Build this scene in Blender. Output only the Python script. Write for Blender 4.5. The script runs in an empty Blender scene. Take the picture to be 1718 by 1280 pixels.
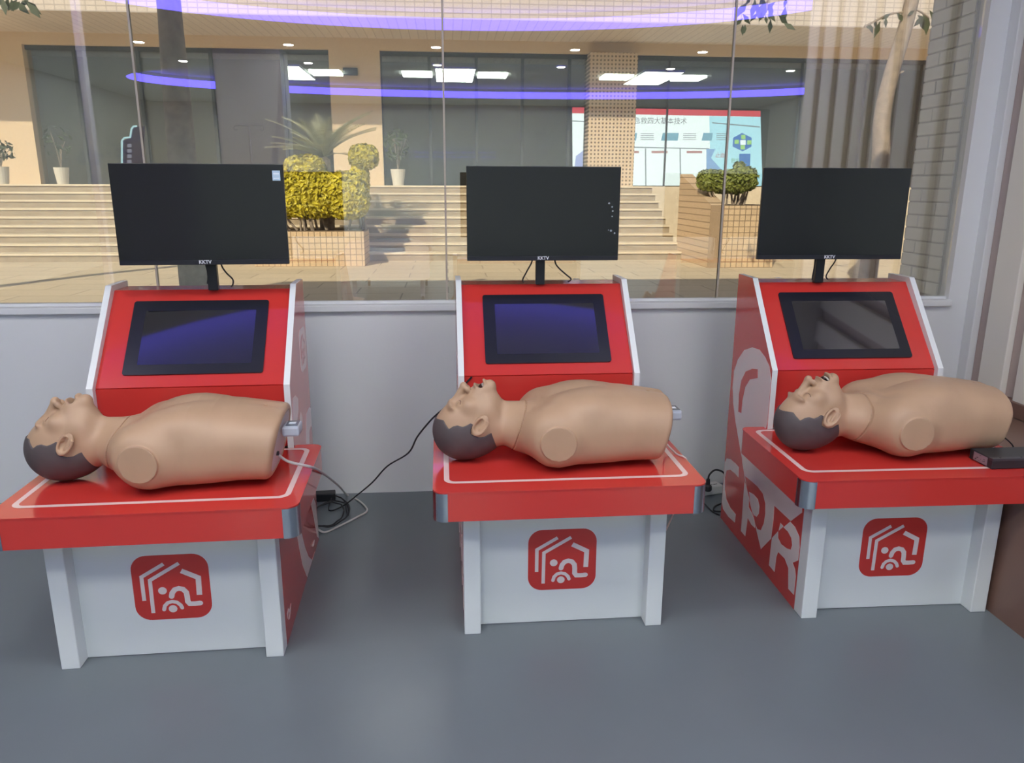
import bpy, bmesh, math, random
import numpy as np
from mathutils import Vector, Matrix

random.seed(7)
scene = bpy.context.scene
COL = scene.collection

# ------------------------------------------------------------------ camera
CAM = dict(f=1294.73, pitch=0.2484, yaw=0.0829, roll=0.0036, H=1.3739)
cyw, syw = math.cos(CAM['yaw']), math.sin(CAM['yaw'])
cpt, spt = math.cos(CAM['pitch']), math.sin(CAM['pitch'])
crl, srl = math.cos(CAM['roll']), math.sin(CAM['roll'])
R_ = Vector((cyw, -syw, 0)); F_ = Vector((syw * cpt, cyw * cpt, -spt)); U_ = Vector((syw * spt, cyw * spt, cpt))
IR = crl * R_ + srl * U_; IU = crl * U_ - srl * R_
cam_data = bpy.data.cameras.new('camera')
cam_data.sensor_fit = 'HORIZONTAL'; cam_data.sensor_width = 36.0
cam_data.lens = CAM['f'] * 36.0 / 1718.0
cam_data.clip_start = 0.05; cam_data.clip_end = 300
cam = bpy.data.objects.new('camera', cam_data); COL.objects.link(cam)
cam.matrix_world = Matrix(((IR.x, IU.x, -F_.x, 0), (IR.y, IU.y, -F_.y, 0), (IR.z, IU.z, -F_.z, CAM['H']), (0, 0, 0, 1)))
scene.camera = cam

# ------------------------------------------------------------------ light and exposure
scene.view_settings.view_transform = 'Standard'
scene.view_settings.look = 'None'
scene.view_settings.gamma = 1.0
scene.view_settings.use_curve_mapping = False
scene.view_settings.exposure = 0.0
scene.cycles.use_denoising = True
scene.cycles.max_bounces = 10
scene.cycles.transparent_max_bounces = 16
scene.cycles.sample_clamp_indirect = 6.0
scene.cycles.caustics_reflective = False
scene.cycles.caustics_refractive = False

world = bpy.data.worlds.new('sky'); scene.world = world; world.use_nodes = True
wn = world.node_tree.nodes; wl = world.node_tree.links
for n_ in list(wn): wn.remove(n_)
w_out = wn.new('ShaderNodeOutputWorld'); w_bg = wn.new('ShaderNodeBackground'); w_sky = wn.new('ShaderNodeTexSky')
w_sky.sky_type = 'NISHITA'; w_sky.sun_disc = False; w_sky.sun_elevation = math.radians(36); w_sky.sun_rotation = math.radians(206)
w_bg.inputs['Strength'].default_value = 0.10
wl.new(w_sky.outputs[0], w_bg.inputs[0]); wl.new(w_bg.outputs[0], w_out.inputs[0])

sun_data = bpy.data.lights.new('sun_offscreen', 'SUN'); sun_data.energy = 5.5; sun_data.angle = math.radians(0.6); sun_data.color = (1.0, 0.86, 0.66)
sun = bpy.data.objects.new('sun_offscreen', sun_data); COL.objects.link(sun)
SUN_TO = Vector((-0.6, -1.225, 1.0)).normalized()
sun.rotation_euler = SUN_TO.to_track_quat('Z', 'Y').to_euler(); sun.location = (-8, -14, 20)

ADDED_PANEL_L = 20.5       # added ceiling panels over the consoles, unseen
FAR_L = 26.0        # far ceiling panels
DOWN_L = 60.0       # recessed downlights
BLUE_L = 7.0        # blue cove strips
SCREEN_L = 3.0      # picture wall

# ------------------------------------------------------------------ pixel helpers (photo 1718 x 1280)
O_ = Vector((0, 0, CAM['H']))
def ray(px, py): return F_ + IR * ((px - 859) / CAM['f']) - IU * ((py - 640) / CAM['f'])
def onz(px, py, z=0.0): r = ray(px, py); return O_ + r * ((z - CAM['H']) / r.z)
def ony(px, py, y): r = ray(px, py); return O_ + r * (y / r.y)
def onx(px, py, x): r = ray(px, py); return O_ + r * (x / r.x)
WY = 3.384                      # inner face of the glass
def mir(p): return Vector((p.x, 2 * WY - p.y, p.z))

# ------------------------------------------------------------------ materials
MATS = {}
def mat(name, col=(0.8, 0.8, 0.8), rough=0.5, metal=0.0, spec=0.5, emit=None, es=0.0, coat=0.0, noise=None, bump=0.0, nscale=30):
    if name in MATS: return MATS[name]
    m = bpy.data.materials.new(name); m.use_nodes = True
    nt = m.node_tree; b = nt.nodes['Principled BSDF']
    b.inputs['Base Color'].default_value = (*col, 1); b.inputs['Roughness'].default_value = rough
    b.inputs['Metallic'].default_value = metal; b.inputs['Specular IOR Level'].default_value = spec
    if coat: b.inputs['Coat Weight'].default_value = coat; b.inputs['Coat Roughness'].default_value = 0.03
    if emit: b.inputs['Emission Color'].default_value = (*emit, 1); b.inputs['Emission Strength'].default_value = es
    if noise or bump:
        tc = nt.nodes.new('ShaderNodeTexCoord'); tx = nt.nodes.new('ShaderNodeTexNoise')
        tx.inputs['Scale'].default_value = nscale; tx.inputs['Detail'].default_value = 4
        nt.links.new(tc.outputs['Object'], tx.inputs['Vector'])
        if noise:
            rp = nt.nodes.new('ShaderNodeValToRGB')
            rp.color_ramp.elements[0].position = 0.3; rp.color_ramp.elements[1].position = 0.7
            rp.color_ramp.elements[0].color = (*[c * (1 - noise) for c in col], 1)
            rp.color_ramp.elements[1].color = (*[min(1, c * (1 + noise)) for c in col], 1)
            nt.links.new(tx.outputs['Fac'], rp.inputs['Fac']); nt.links.new(rp.outputs['Color'], b.inputs['Base Color'])
        if bump:
            bp = nt.nodes.new('ShaderNodeBump'); bp.inputs['Strength'].default_value = bump; bp.inputs['Distance'].default_value = 0.01
            nt.links.new(tx.outputs['Fac'], bp.inputs['Height']); nt.links.new(bp.outputs['Normal'], b.inputs['Normal'])
    MATS[name] = m; return m

def emat(name, col, s):
    if name in MATS: return MATS[name]
    m = bpy.data.materials.new(name); m.use_nodes = True; nt = m.node_tree
    for n_ in list(nt.nodes): nt.nodes.remove(n_)
    o = nt.nodes.new('ShaderNodeOutputMaterial'); e = nt.nodes.new('ShaderNodeEmission')
    e.inputs[0].default_value = (*col, 1); e.inputs[1].default_value = s
    nt.links.new(e.outputs[0], o.inputs[0]); MATS[name] = m; return m

def tile_mat(name, col, mortar, w, h, rough=0.6, gap=0.012, offset=0.0, axis='XZ', noise=0.06):
    m = bpy.data.materials.new(name); m.use_nodes = True; nt = m.node_tree; b = nt.nodes['Principled BSDF']
    tc = nt.nodes.new('ShaderNodeTexCoord'); sp = nt.nodes.new('ShaderNodeSeparateXYZ'); cb = nt.nodes.new('ShaderNodeCombineXYZ')
    nt.links.new(tc.outputs['Object'], sp.inputs[0])
    nt.links.new(sp.outputs[axis[0]], cb.inputs['X']); nt.links.new(sp.outputs[axis[1]], cb.inputs['Y'])
    br = nt.nodes.new('ShaderNodeTexBrick'); br.offset = offset; br.inputs['Scale'].default_value = 1
    br.inputs['Brick Width'].default_value = w; br.inputs['Row Height'].default_value = h; br.inputs['Mortar Size'].default_value = gap
    br.inputs['Color1'].default_value = (*[c * (1 - noise) for c in col], 1); br.inputs['Color2'].default_value = (*[min(1, c * (1 + noise)) for c in col], 1)
    br.inputs['Mortar'].default_value = (*mortar, 1)
    nt.links.new(cb.outputs[0], br.inputs['Vector']); nt.links.new(br.outputs['Color'], b.inputs['Base Color'])
    b.inputs['Roughness'].default_value = rough
    MATS[name] = m; return m

def glass_mat(name, ior, tint):
    m = bpy.data.materials.new(name); m.use_nodes = True; nt = m.node_tree
    for n_ in list(nt.nodes): nt.nodes.remove(n_)
    o = nt.nodes.new('ShaderNodeOutputMaterial'); mx = nt.nodes.new('ShaderNodeMixShader'); fr = nt.nodes.new('ShaderNodeFresnel')
    tr = nt.nodes.new('ShaderNodeBsdfTransparent'); gl = nt.nodes.new('ShaderNodeBsdfGlossy')
    fr.inputs['IOR'].default_value = ior; tr.inputs[0].default_value = (*tint, 1); gl.inputs['Roughness'].default_value = 0.0
    gl.inputs[0].default_value = (1, 1, 1, 1)
    # the pane's back faces would invert the index: feed the true one from either side
    ge = nt.nodes.new('ShaderNodeNewGeometry'); mm = nt.nodes.new('ShaderNodeMix'); mm.data_type = 'FLOAT'
    mm.inputs[2].default_value = ior; mm.inputs[3].default_value = 1.0 / ior
    nt.links.new(ge.outputs['Backfacing'], mm.inputs[0]); nt.links.new(mm.outputs[0], fr.inputs['IOR'])
    nt.links.new(fr.outputs[0], mx.inputs[0]); nt.links.new(tr.outputs[0], mx.inputs[1]); nt.links.new(gl.outputs[0], mx.inputs[2])
    nt.links.new(mx.outputs[0], o.inputs[0]); MATS[name] = m; return m

# ------------------------------------------------------------------ mesh builder
class MB:
    def __init__(s): s.v = []; s.f = []; s.mi = []
    def add(s, vs, fs, mi=0):
        o = len(s.v); s.v += [tuple(p) for p in vs]; s.f += [tuple(i + o for i in f) for f in fs]; s.mi += [mi] * len(fs); return s
    def box(s, x0, x1, y0, y1, z0, z1, mi=0, b=0.0):
        if b > 0:
            bm = bmesh.new(); bmesh.ops.create_cube(bm, size=1)
            for v in bm.verts: v.co = Vector(((x0 + x1) / 2 + v.co.x * (x1 - x0), (y0 + y1) / 2 + v.co.y * (y1 - y0), (z0 + z1) / 2 + v.co.z * (z1 - z0)))
            bmesh.ops.bevel(bm, geom=list(bm.edges), offset=b, segments=2, affect='EDGES', profile=0.5)
            bm.verts.index_update(); s.add([v.co for v in bm.verts], [[v.index for v in f.verts] for f in bm.faces], mi); bm.free(); return s
        vs = [(x, y, z) for z in (z0, z1) for y in (y0, y1) for x in (x0, x1)]
        return s.add(vs, [(0, 2, 3, 1), (4, 5, 7, 6), (0, 1, 5, 4), (2, 6, 7, 3), (0, 4, 6, 2), (1, 3, 7, 5)], mi)
    def prism(s, pts, fn, d0, d1, mi=0, smi=None):
        """polygon pts (a,b) extruded between d0 and d1; fn(a,b,d)->xyz"""
        n = len(pts); smi = mi if smi is None else smi
        s.add([fn(a, b, d0) for a, b in pts] + [fn(a, b, d1) for a, b in pts], [tuple(range(n))[::-1]], mi)
        o = len(s.v) - 2 * n
        s.f.append(tuple(range(o + n, o + 2 * n))); s.mi.append(mi)
        for i in range(n):
            j = (i + 1) % n; s.f.append((o + i, o + j, o + n + j, o + n + i)); s.mi.append(smi)
        return s
    def tube(s, pts, r, seg=8, mi=0, caps=True):
        pts = [Vector(p) for p in pts]; n = len(pts); rs = r if isinstance(r, (list, tuple)) else [r] * n
        up = Vector((0, 0, 1)); t0 = (pts[1] - pts[0]).normalized()
        if abs(t0.dot(up)) > 0.95: up = Vector((1, 0, 0))
        nrm = (up - t0 * up.dot(t0)).normalized(); rings = []
        for i in range(n):
            t = (pts[min(i + 1, n - 1)] - pts[max(i - 1, 0)]).normalized()
            nrm = (nrm - t * nrm.dot(t)); nrm = nrm.normalized() if nrm.length > 1e-6 else t.orthogonal().normalized()
            bi = t.cross(nrm)
            rings.append([pts[i] + (nrm * math.cos(2 * math.pi * k / seg) + bi * math.sin(2 * math.pi * k / seg)) * rs[i] for k in range(seg)])
        vs = [p for rg in rings for p in rg]; fs = []
        for i in range(n - 1):
            for k in range(seg):
                a = i * seg + k; b_ = i * seg + (k + 1) % seg; fs.append((a, b_, b_ + seg, a + seg))
        if caps: fs += [tuple(range(seg))[::-1], tuple(range((n - 1) * seg, n * seg))]
        return s.add(vs, fs, mi)
    def lathe(s, prof, c=(0, 0, 0), seg=24, mi=0):
        vs = []; fs = []; n = len(prof)
        for r, z in prof:
            for k in range(seg): a = 2 * math.pi * k / seg; vs.append((c[0] + r * math.cos(a), c[1] + r * math.sin(a), c[2] + z))
        for i in range(n - 1):
            for k in range(seg): a = i * seg + k; b_ = i * seg + (k + 1) % seg; fs.append((a, b_, b_ + seg, a + seg))
        fs += [tuple(range(seg))[::-1], tuple(range((n - 1) * seg, n * seg))]
        return s.add(vs, fs, mi)
    def build(s, name, mats, parent=None, smooth=False, loc=None, rotz=None):
        me = bpy.data.meshes.new(name); me.from_pydata(s.v, [], s.f)
        for m in (mats if isinstance(mats, (list, tuple)) else [mats]): me.materials.append(m)
        me.polygons.foreach_set('material_index', s.mi)
        bm = bmesh.new(); bm.from_mesh(me); bmesh.ops.recalc_face_normals(bm, faces=bm.faces); bm.to_mesh(me); bm.free()
        if smooth:
            me.polygons.foreach_set('use_smooth', [True] * len(me.polygons))
            try: me.set_sharp_from_angle(angle=math.radians(40))
            except Exception: pass
        me.update(); return obj(name, me, parent, loc, rotz)

def obj(name, me, parent=None, loc=None, rotz=None):
    o = bpy.data.objects.new(name, me); COL.objects.link(o)
    if parent is not None: o.parent = parent
    if loc is not None: o.location = loc
    if rotz is not None: o.rotation_euler = (0, 0, rotz)
    return o
def tag(o, label=None, cat=None, group=None, kind=None):
    if label: o['label'] = label
    if cat: o['category'] = cat
    if group: o['group'] = group
    if kind: o['kind'] = kind
    return o
def thing(name, label, cat, loc=(0, 0, 0), rotz=0.0, group=None):
    return tag(obj(name, None, None, loc, rotz), label, cat, group)
def struct(o, label=None): return tag(o, label, kind='structure')

def rrect(x0, x1, y0, y1, r, n=6):
    if not isinstance(r, (list, tuple)): r = [r] * 4
    pts = []
    for (cx, cy, a0), rr in zip([(x0, y0, 180), (x1, y0, 270), (x1, y1, 0), (x0, y1, 90)], r):
        sx = 1 if cx == x0 else -1; sy = 1 if cy == y0 else -1
        for k in range(n + 1):
            a = math.radians(a0 + 90 * k / n); pts.append((cx + sx * rr + rr * math.cos(a), cy + sy * rr + rr * math.sin(a)))
    return pts
def catmull(pts, n=8):
    pts = [Vector(p) for p in pts]; P = [pts[0] * 2 - pts[1]] + pts + [pts[-1] * 2 - pts[-2]]; out = []
    for i in range(1, len(P) - 2):
        for k in range(n):
            t = k / n; a, b, c, d = P[i - 1], P[i], P[i + 1], P[i + 2]
            out.append(0.5 * ((2 * b) + (c - a) * t + (2 * a - 5 * b + 4 * c - d) * t * t + (3 * b - a - 3 * c + d) * t ** 3))
    out.append(P[-2]); return out
def stroke(pts, w, cap=True, n=5):
    """2D polyline -> closed outline polygon"""
    P = [Vector(p) for p in pts]; L = []; Rr = []
    for i, p in enumerate(P):
        d0 = (p - P[i - 1]).normalized() if i else None; d1 = (P[i + 1] - p).normalized() if i < len(P) - 1 else None
        if d0 is None: d0 = d1
        if d1 is None: d1 = d0
        t = (d0 + d1).normalized(); nn = Vector((-t.y, t.x)); k = w / 2 / max(0.4, nn.dot(Vector((-d0.y, d0.x))))
        L.append(p + nn * k); Rr.append(p - nn * k)
    out = list(L)
    if cap:
        d = (P[-1] - P[-2]).normalized(); nn = Vector((-d.y, d.x))
        for k in range(1, n): a = math.pi / 2 - math.pi * k / n; out.append(P[-1] + nn * math.sin(a) * w / 2 + d * math.cos(a) * w / 2)
    out += Rr[::-1]
    if cap:
        d = (P[0] - P[1]).normalized(); nn = Vector((-d.y, d.x))
        for k in range(1, n): a = math.pi / 2 - math.pi * k / n; out.append(P[0] + nn * math.sin(a) * w / 2 + d * math.cos(a) * w / 2)
    return [(p.x, p.y) for p in out]
def circle(cx, cy, r, n=20): return [(cx + r * math.cos(2 * math.pi * k / n), cy + r * math.sin(2 * math.pi * k / n)) for k in range(n)]

def text_mesh(txt, size, extrude=0.0005, bold=0.0):
    cu = bpy.data.curves.new('lettering', 'FONT'); cu.body = txt; cu.size = size; cu.extrude = extrude; cu.align_x = 'CENTER'; cu.align_y = 'CENTER'; cu.offset = bold
    o = bpy.data.objects.new('lettering', cu); COL.objects.link(o); bpy.context.view_layer.update()
    dg = bpy.context.evaluated_depsgraph_get(); me = bpy.data.meshes.new_from_object(o.evaluated_get(dg))
    bpy.data.objects.remove(o); return me
# ================================================================== ROOM SHELL
M_wall = mat('wall_white', (0.80, 0.82, 0.82), 0.55, bump=0.03, nscale=60)
M_wallback = mat('wall_far', (0.70, 0.68, 0.64), 0.6)
M_floor = mat('floor_grey', (0.15, 0.175, 0.192), 0.28, spec=0.35, noise=0.05, nscale=2.0)
M_ceil = mat('ceiling_white', (0.70, 0.69, 0.67), 0.8)
M_pillar = mat('pillar_white', (0.80, 0.82, 0.82), 0.5)
M_recess = mat('recess_taupe', (0.52, 0.44, 0.41), 0.6)
M_fin = mat('fin_cream', (0.86, 0.84, 0.76), 0.5)
M_brown = mat('brown_laminate', (0.20, 0.115, 0.085), 0.38, noise=0.05, nscale=6)
M_alu = mat('aluminium', (0.55, 0.57, 0.60), 0.28, metal=1.0)
M_joint = mat('silicone_joint', (0.50, 0.44, 0.36), 0.5)
M_glass = glass_mat('window_glass', 2.7, (0.86, 0.87, 0.85))
ZC = 3.0
XL, XR, YB = -6.0, 6.6, -10.2

struct(MB().box(XL, XR, YB, WY + 0.06, -0.12, 0.0).build('floor', M_floor), 'smooth blue-grey resin floor')

# low wall under the glass with a thin projecting sill
struct(MB().box(XL, 2.302, WY - 0.02, WY + 0.10, 0.0, 0.845).build('wall_back', M_wall), 'low white wall under the big window')
struct(MB().box(XL, 2.302, WY - 0.045, WY + 0.10, 0.845, 0.873, b=0.004).build('trim_1', M_wall), 'white window sill board')

# window: frameless panes butt-jointed
win = struct(obj('window_1', None, None, (0, WY, 0.873)), 'frameless glass window wall with butt joints')
xs = [-6.0, -4.88, -3.665, -2.45, -1.232, -0.006, 1.212, 2.30]
for i in range(len(xs) - 1):
    MB().box(xs[i] + 0.004, xs[i + 1] - 0.004, 0.012, 0.022, 0.002, ZC - 0.873).build('pane', M_glass, win)
for x in xs[1:-1]:
    MB().box(x - 0.004, x + 0.004, 0.010, 0.024, 0.002, ZC - 0.873).build('joint', M_joint, win)
MB().box(-6.0, 2.30, 0.004, 0.03, 0.0, 0.012).build('bottom_channel', M_wall, win)

# storeys above the window: keep the sun off the room and shade the near pavement
struct(MB().box(XL - 0.3, XR + 4, WY - 0.1, WY + 0.25, ZC, 6.5).build('wall_upper', M_pillar), 'storey above the window')
struct(MB().box(XL - 0.3, XR + 4, YB - 0.3, WY + 0.25, 3.45, 3.6).build('roof_slab', M_pillar), 'concrete slab over the room')

# right wall: pillar beside the window, taupe wall with cream fins above a brown bench
struct(MB().box(2.302, 2.46, WY - 0.012, WY + 0.11, 0.0, ZC).build('wall_pillar', M_pillar), 'white pillar between the window and the finned wall')
wr = struct(MB().box(2.43, XR, 1.45, WY + 0.12, 0.0, ZC).build('wall_right', M_recess), 'taupe wall behind cream vertical fins')
MB().box(2.395, 2.43, 3.31, WY - 0.012, 0.0, ZC, b=0.004).build('edge_strip', M_pillar, wr)
fy = 3.23
while fy - 0.15 > 1.45:
    MB().box(2.40, 2.43, fy - 0.15, fy, 0.0, ZC, b=0.004).build('fin', M_fin, wr)
    fy -= 0.229
MB().box(2.385, 2.43, 1.45, WY - 0.012, 0.425, 0.490, b=0.003).build('skirting', M_brown, wr)
be = thing('bench', 'long brown laminate bench under the finned wall', 'bench', (2.08, 2.4, 0))
MB().box(-0.296, 0.303, -0.95, 0.965, 0.0, 0.405).build('body', M_brown, be)
MB().box(-0.298, 0.303, -0.952, 0.965, 0.405, 0.425, b=0.002).build('top', M_brown, be)

# rest of the room, seen in the glass
struct(MB().box(XL - 0.15, XL, YB, WY + 0.1, 0.0, 3.4).build('wall_left', M_wallback), 'plain wall')
struct(MB().box(XL, XR, YB - 0.15, YB, 0.0, 3.4).build('wall_rear', M_wallback), 'plain wall behind the room')
struct(MB().box(XR, XR + 0.15, YB, 1.45, 0.0, 3.4).build('wall_far_right', M_wallback), 'plain wall')

# ceiling with two oval coves
def oval(c, a, b, n=72): return [(c[0] + a * math.cos(2 * math.pi * k / n), c[1] + b * math.sin(2 * math.pi * k / n)) for k in range(n)]
COVES = [((0.1, 0.0), 3.7, 2.24), ((1.0, -6.75), 6.0, 2.15)]
bm = bmesh.new()
def loop_edges(pts, z):
    vs = [bm.verts.new((x, y, z)) for x, y in pts]
    return [bm.edges.new((vs[i], vs[(i + 1) % len(vs)])) for i in range(len(vs))]
ed = loop_edges([(XL, YB), (XR + 1, YB), (XR + 1, WY + 0.1), (XL, WY + 0.1)], ZC)
for c, a, b in COVES:
    a_ = min(a, XR + 0.9 - c[0]); ed += loop_edges(oval(c, a_, b), ZC)
bmesh.ops.triangle_fill(bm, use_beauty=True, use_dissolve=False, edges=ed)
me = bpy.data.meshes.new('ceiling'); bm.to_mesh(me); bm.free(); me.materials.append(M_ceil)
ceil = struct(obj('ceiling', me), 'white ceiling with oval coves')
M_blue = emat('blue_led', (0.11, 0.09, 1.0), BLUE_L)
for c, a, b in COVES:
    o_ = oval(c, a, b); n = len(o_)
    MB().add([(x, y, 3.17) for x, y in o_], [tuple(range(n))]).build('cove_top', M_ceil, ceil)
    MB().add([(x, y, 3.12) for x, y in o_] + [(x, y, 3.17) for x, y in o_], [(i, (i + 1) % n, n + (i + 1) % n, n + i) for i in range(n)]).build('cove_side', M_ceil, ceil)
    MB().add([(x, y, 3.0) for x, y in o_] + [(x, y, 3.12) for x, y in o_], [(i, (i + 1) % n, n + (i + 1) % n, n + i) for i in range(n)]).build('led_strip_offscreen', M_blue, ceil)

# ceiling lights; the square cove panels are added unseen to light the consoles
M_added_pan = emat('added_panel_light', (1.0, 0.985, 0.95), ADDED_PANEL_L)
M_panf = emat('panel_light_far', (0.86, 1.0, 0.88), FAR_L)
M_dl = emat('downlight_lens', (1.0, 0.96, 0.9), DOWN_L)
M_white = mat('white_paint', (0.85, 0.86, 0.86), 0.4)
for x in (-2.2, -0.5, 1.2):
    for y in (1.0, -0.35):
        t = thing('ceiling_light_offscreen', 'added square white panel light in the oval cove', 'ceiling light', (x, y, 3.17), 0, 'added panel lights in the cove')
        MB().box(-0.33, 0.33, -0.33, 0.33, -0.03, 0).build('frame', M_white, t)
        MB().box(-0.30, 0.30, -0.30, 0.30, -0.034, -0.03).build('diffuser_offscreen', M_added_pan, t)
for x in (-2.55, 0.17, 3.5):
    t = thing('ceiling_light_offscreen', 'wide ceiling light panel flanked by two narrow strips', 'ceiling light', (x, -6.85, 3.17), 0, 'cross-shaped ceiling lights')
    MB().box(-0.33, 0.33, -0.85, 0.75, -0.03, 0).build('frame', M_white, t)
    MB().box(-0.31, 0.31, -0.82, 0.72, -0.034, -0.03).build('diffuser_offscreen', M_panf, t)
    for s in (-1, 1): MB().box(s * 0.62 - 0.24, s * 0.62 + 0.24, -0.28, 0.22, -0.034, 0).build('side_strip_offscreen', M_panf, t)
for y, xsr in ((-3.28, (-3.57, -1.85, -0.1, 1.6, 3.2)), (-4.70, (-3.52, -1.86, -0.1, 1.63, 3.2, 4.96))):
    for x in xsr:
        t = thing('downlight_offscreen', 'small round recessed downlight', 'downlight', (x, y, ZC), 0, 'recessed downlights')
        MB().lathe([(0.075, 0.0), (0.075, -0.008), (0.06, -0.010), (0.06, 0.0)], seg=20).build('ring', M_white, t)
        MB().lathe([(0.055, 0.0), (0.055, -0.012)], seg=20).build('lens_offscreen', M_dl, t)

# white partition column, thin white door post
def refl_x(px, py, D): return ony(px, py, D).x      # mirror image at depth D stands at y = 2*WY - D
D = 10.25
struct(MB().box(refl_x(365, 200, D), refl_x(475, 200, D), 2 * WY - D - 0.5, 2 * WY - D, 0.0, ZC).build('wall_partition', M_white), 'white partition wall')
D = 7.6
struct(MB().box(refl_x(133, 150, D), refl_x(143, 150, D), 2 * WY - D - 0.08, 2 * WY - D, 0.0, ZC).build('trim_2', M_white), 'slim white door post')
# ================================================================== TRAINING CONSOLES
UX = [(-0.8241, 1.9841, 0.0280), (0.3505, 2.0699, 0.0091), (1.4512, 2.0732, -0.0116)]
UA, LW, LD, LF, UB, HW, ZT, TT = 0.3165, 0.052, 0.0535, 0.1015, 0.899, 0.4037, 0.5237, 0.091
def to_local(i, p):
    x, y, r = UX[i]; c, s = math.cos(r), math.sin(r); dx, dy = p.x - x, p.y - y
    return Vector((c * dx + s * dy, -s * dx + c * dy, p.z))
def to_world(i, q):
    x, y, r = UX[i]; c, s = math.cos(r), math.sin(r)
    return Vector((x + c * q[0] - s * q[1], y + s * q[0] + c * q[1], q[2]))
def loc_plane(i, px, py, p, n):
    o = to_local(i, O_); e = to_local(i, O_ + ray(px, py)) - o; n = Vector(n)
    return o + e * ((Vector(p) - o).dot(n) / e.dot(n))

M_red = mat('red_gloss', (0.60, 0.042, 0.034), 0.16, spec=0.5, coat=0.35)
M_redside = M_red      # one red all round
M_white_lam = mat('white_laminate', (0.75, 0.79, 0.78), 0.35)
M_pale = mat('pale_print', (0.80, 0.70, 0.68), 0.25, coat=0.3)
M_line = mat('pale_pink_line', (0.86, 0.62, 0.58), 0.25, coat=0.3)
M_chrome = mat('brushed_corner', (0.50, 0.55, 0.62), 0.25, metal=1.0)
M_blackp = mat('black_plastic', (0.012, 0.013, 0.016), 0.35)
M_bezel = mat('screen_bezel', (0.014, 0.015, 0.022), 0.22, spec=0.5)
M_disp = mat('screen_glass', (0.016, 0.016, 0.020), 0.05, spec=1.0, coat=1.0)
M_disp.node_tree.nodes['Principled BSDF'].inputs['Coat IOR'].default_value = 1.8
M_mon = mat('monitor_glass', (0.010, 0.011, 0.013), 0.10, spec=0.55)
M_greyback = mat('grey_metal_sheet', (0.42, 0.44, 0.42), 0.4)
M_shade_dark = mat('shade_and_dark_parts', (0.03, 0.03, 0.03), 0.6)  # painted-in shade for slots; also dark print and small dark parts
M_cable = mat('black_cable', (0.015, 0.015, 0.017), 0.45)
M_gcable = mat('grey_cable', (0.55, 0.54, 0.52), 0.45)

# emblem strokes in badge units (u right, z up, 0..1)
def bu(x, y): return ((x - 145) / 1095, 1 - (y - 145) / 1000)
BW = 60 / 1095
EMBLEM = [stroke([bu(612, 280), bu(283, 465), bu(283, 835)], 55 / 1095, cap=False),
          stroke([bu(828, 280), bu(396, 522), bu(390, 1035)], 55 / 1095, cap=False),
          stroke([bu(850, 398), bu(1083, 515), bu(1075, 785)], 78 / 1095, cap=False),
          circle(*bu(556, 693), 62 / 1095), circle(*bu(676, 983), 62 / 1095),
          stroke([bu(*p) for p in [(675, 790), (690, 735), (730, 685), (790, 668), (850, 685), (890, 735), (897, 800), (897, 880), (925, 918), (1000, 920), (1075, 915)]], 78 / 1095),
          stroke([bu(*p) for p in [(548, 990), (565, 930), (610, 885), (676, 868), (742, 885), (790, 930), (808, 975)]], 55 / 1095)]

# prints on the side panels, traced in the photograph and laid on the panel plane
def trace(i, u, pts, ox, oy, sc):
    out = []
    for x, y in pts:
        q = loc_plane(i, ox + x / sc, oy + y / sc, (u, 0, 0), (1, 0, 0)); v = q.y
        v = max(v, 0.504) if q.z > 0.46 else max(v, 0.158)
        out.append((min(v, UB - 0.004), min(max(q.z, 0.006), 1.03)))
    return out
A_ = (1200, 560, 2.56); B_ = (1200, 740, 4.924)
LEFT_PRINT = [
 ('pale', trace(2, -UA, [(160, 58), (125, 70), (98, 110), (82, 160), (75, 230), (78, 300), (88, 380), (100, 450), (112, 520), (122, 560), (150, 560), (200, 480), (240, 395), (240, 200), (233, 140), (215, 100), (190, 68)], *A_)),
 ('red', trace(2, -UA, [(183, 152), (160, 150), (132, 162), (113, 200), (103, 260), (100, 335), (113, 340), (118, 285), (130, 228), (150, 196), (183, 190)], *A_)),
 ('pale', trace(2, -UA, [(72, 165), (95, 142), (130, 150), (170, 185), (195, 215), (192, 300), (165, 268), (125, 235), (95, 243), (82, 300), (80, 400), (92, 480), (125, 550), (170, 605), (162, 672), (110, 625), (65, 560), (48, 490), (52, 400), (58, 300), (66, 230)], *B_)),
 ('pale', trace(2, -UA, [(243, 335), (258, 372), (278, 470), (277, 545), (300, 590), (318, 640), (330, 718), (300, 690), (268, 632), (262, 690), (248, 785), (213, 742), (222, 640), (232, 480)], *B_)),
 ('pale', trace(2, -UA, [(215, 60), (232, 95), (672, 530), (718, 545), (718, 590), (625, 660), (488, 532), (480, 650), (462, 805), (378, 892), (340, 730), (300, 560), (262, 400), (245, 300), (225, 180)], *B_)),
 ('red', trace(2, -UA, [(248, 290), (300, 330), (350, 375), (395, 435), (415, 515), (415, 600), (402, 680), (378, 735), (352, 728), (335, 690), (310, 590), (285, 480), (262, 380)], *B_)),
 ('pale2', trace(2, -UA, [(282, 418), (320, 440), (355, 480), (368, 540), (362, 600), (345, 625), (322, 612), (308, 580), (295, 520)], *B_)),
 ('pale', trace(2, -UA, [(540, 675), (565, 705), (525, 740)], *B_)),
 ('pale', trace(2, -UA, [(470, 800), (520, 745), (520, 800), (545, 850), (590, 885), (625, 897), (637, 860), (630, 800), (600, 745), (565, 712), (620, 665), (660, 710), (695, 790), (697, 880), (685, 985), (640, 1005), (660, 1060), (665, 1120), (650, 1270), (605, 1220), (605, 1050), (575, 970), (520, 915), (505, 960), (490, 1080), (445, 1025), (458, 900)], *B_)),
]
C_ = (480, 460, 4.2625); D_ = (470, 740, 3.4556)
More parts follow.
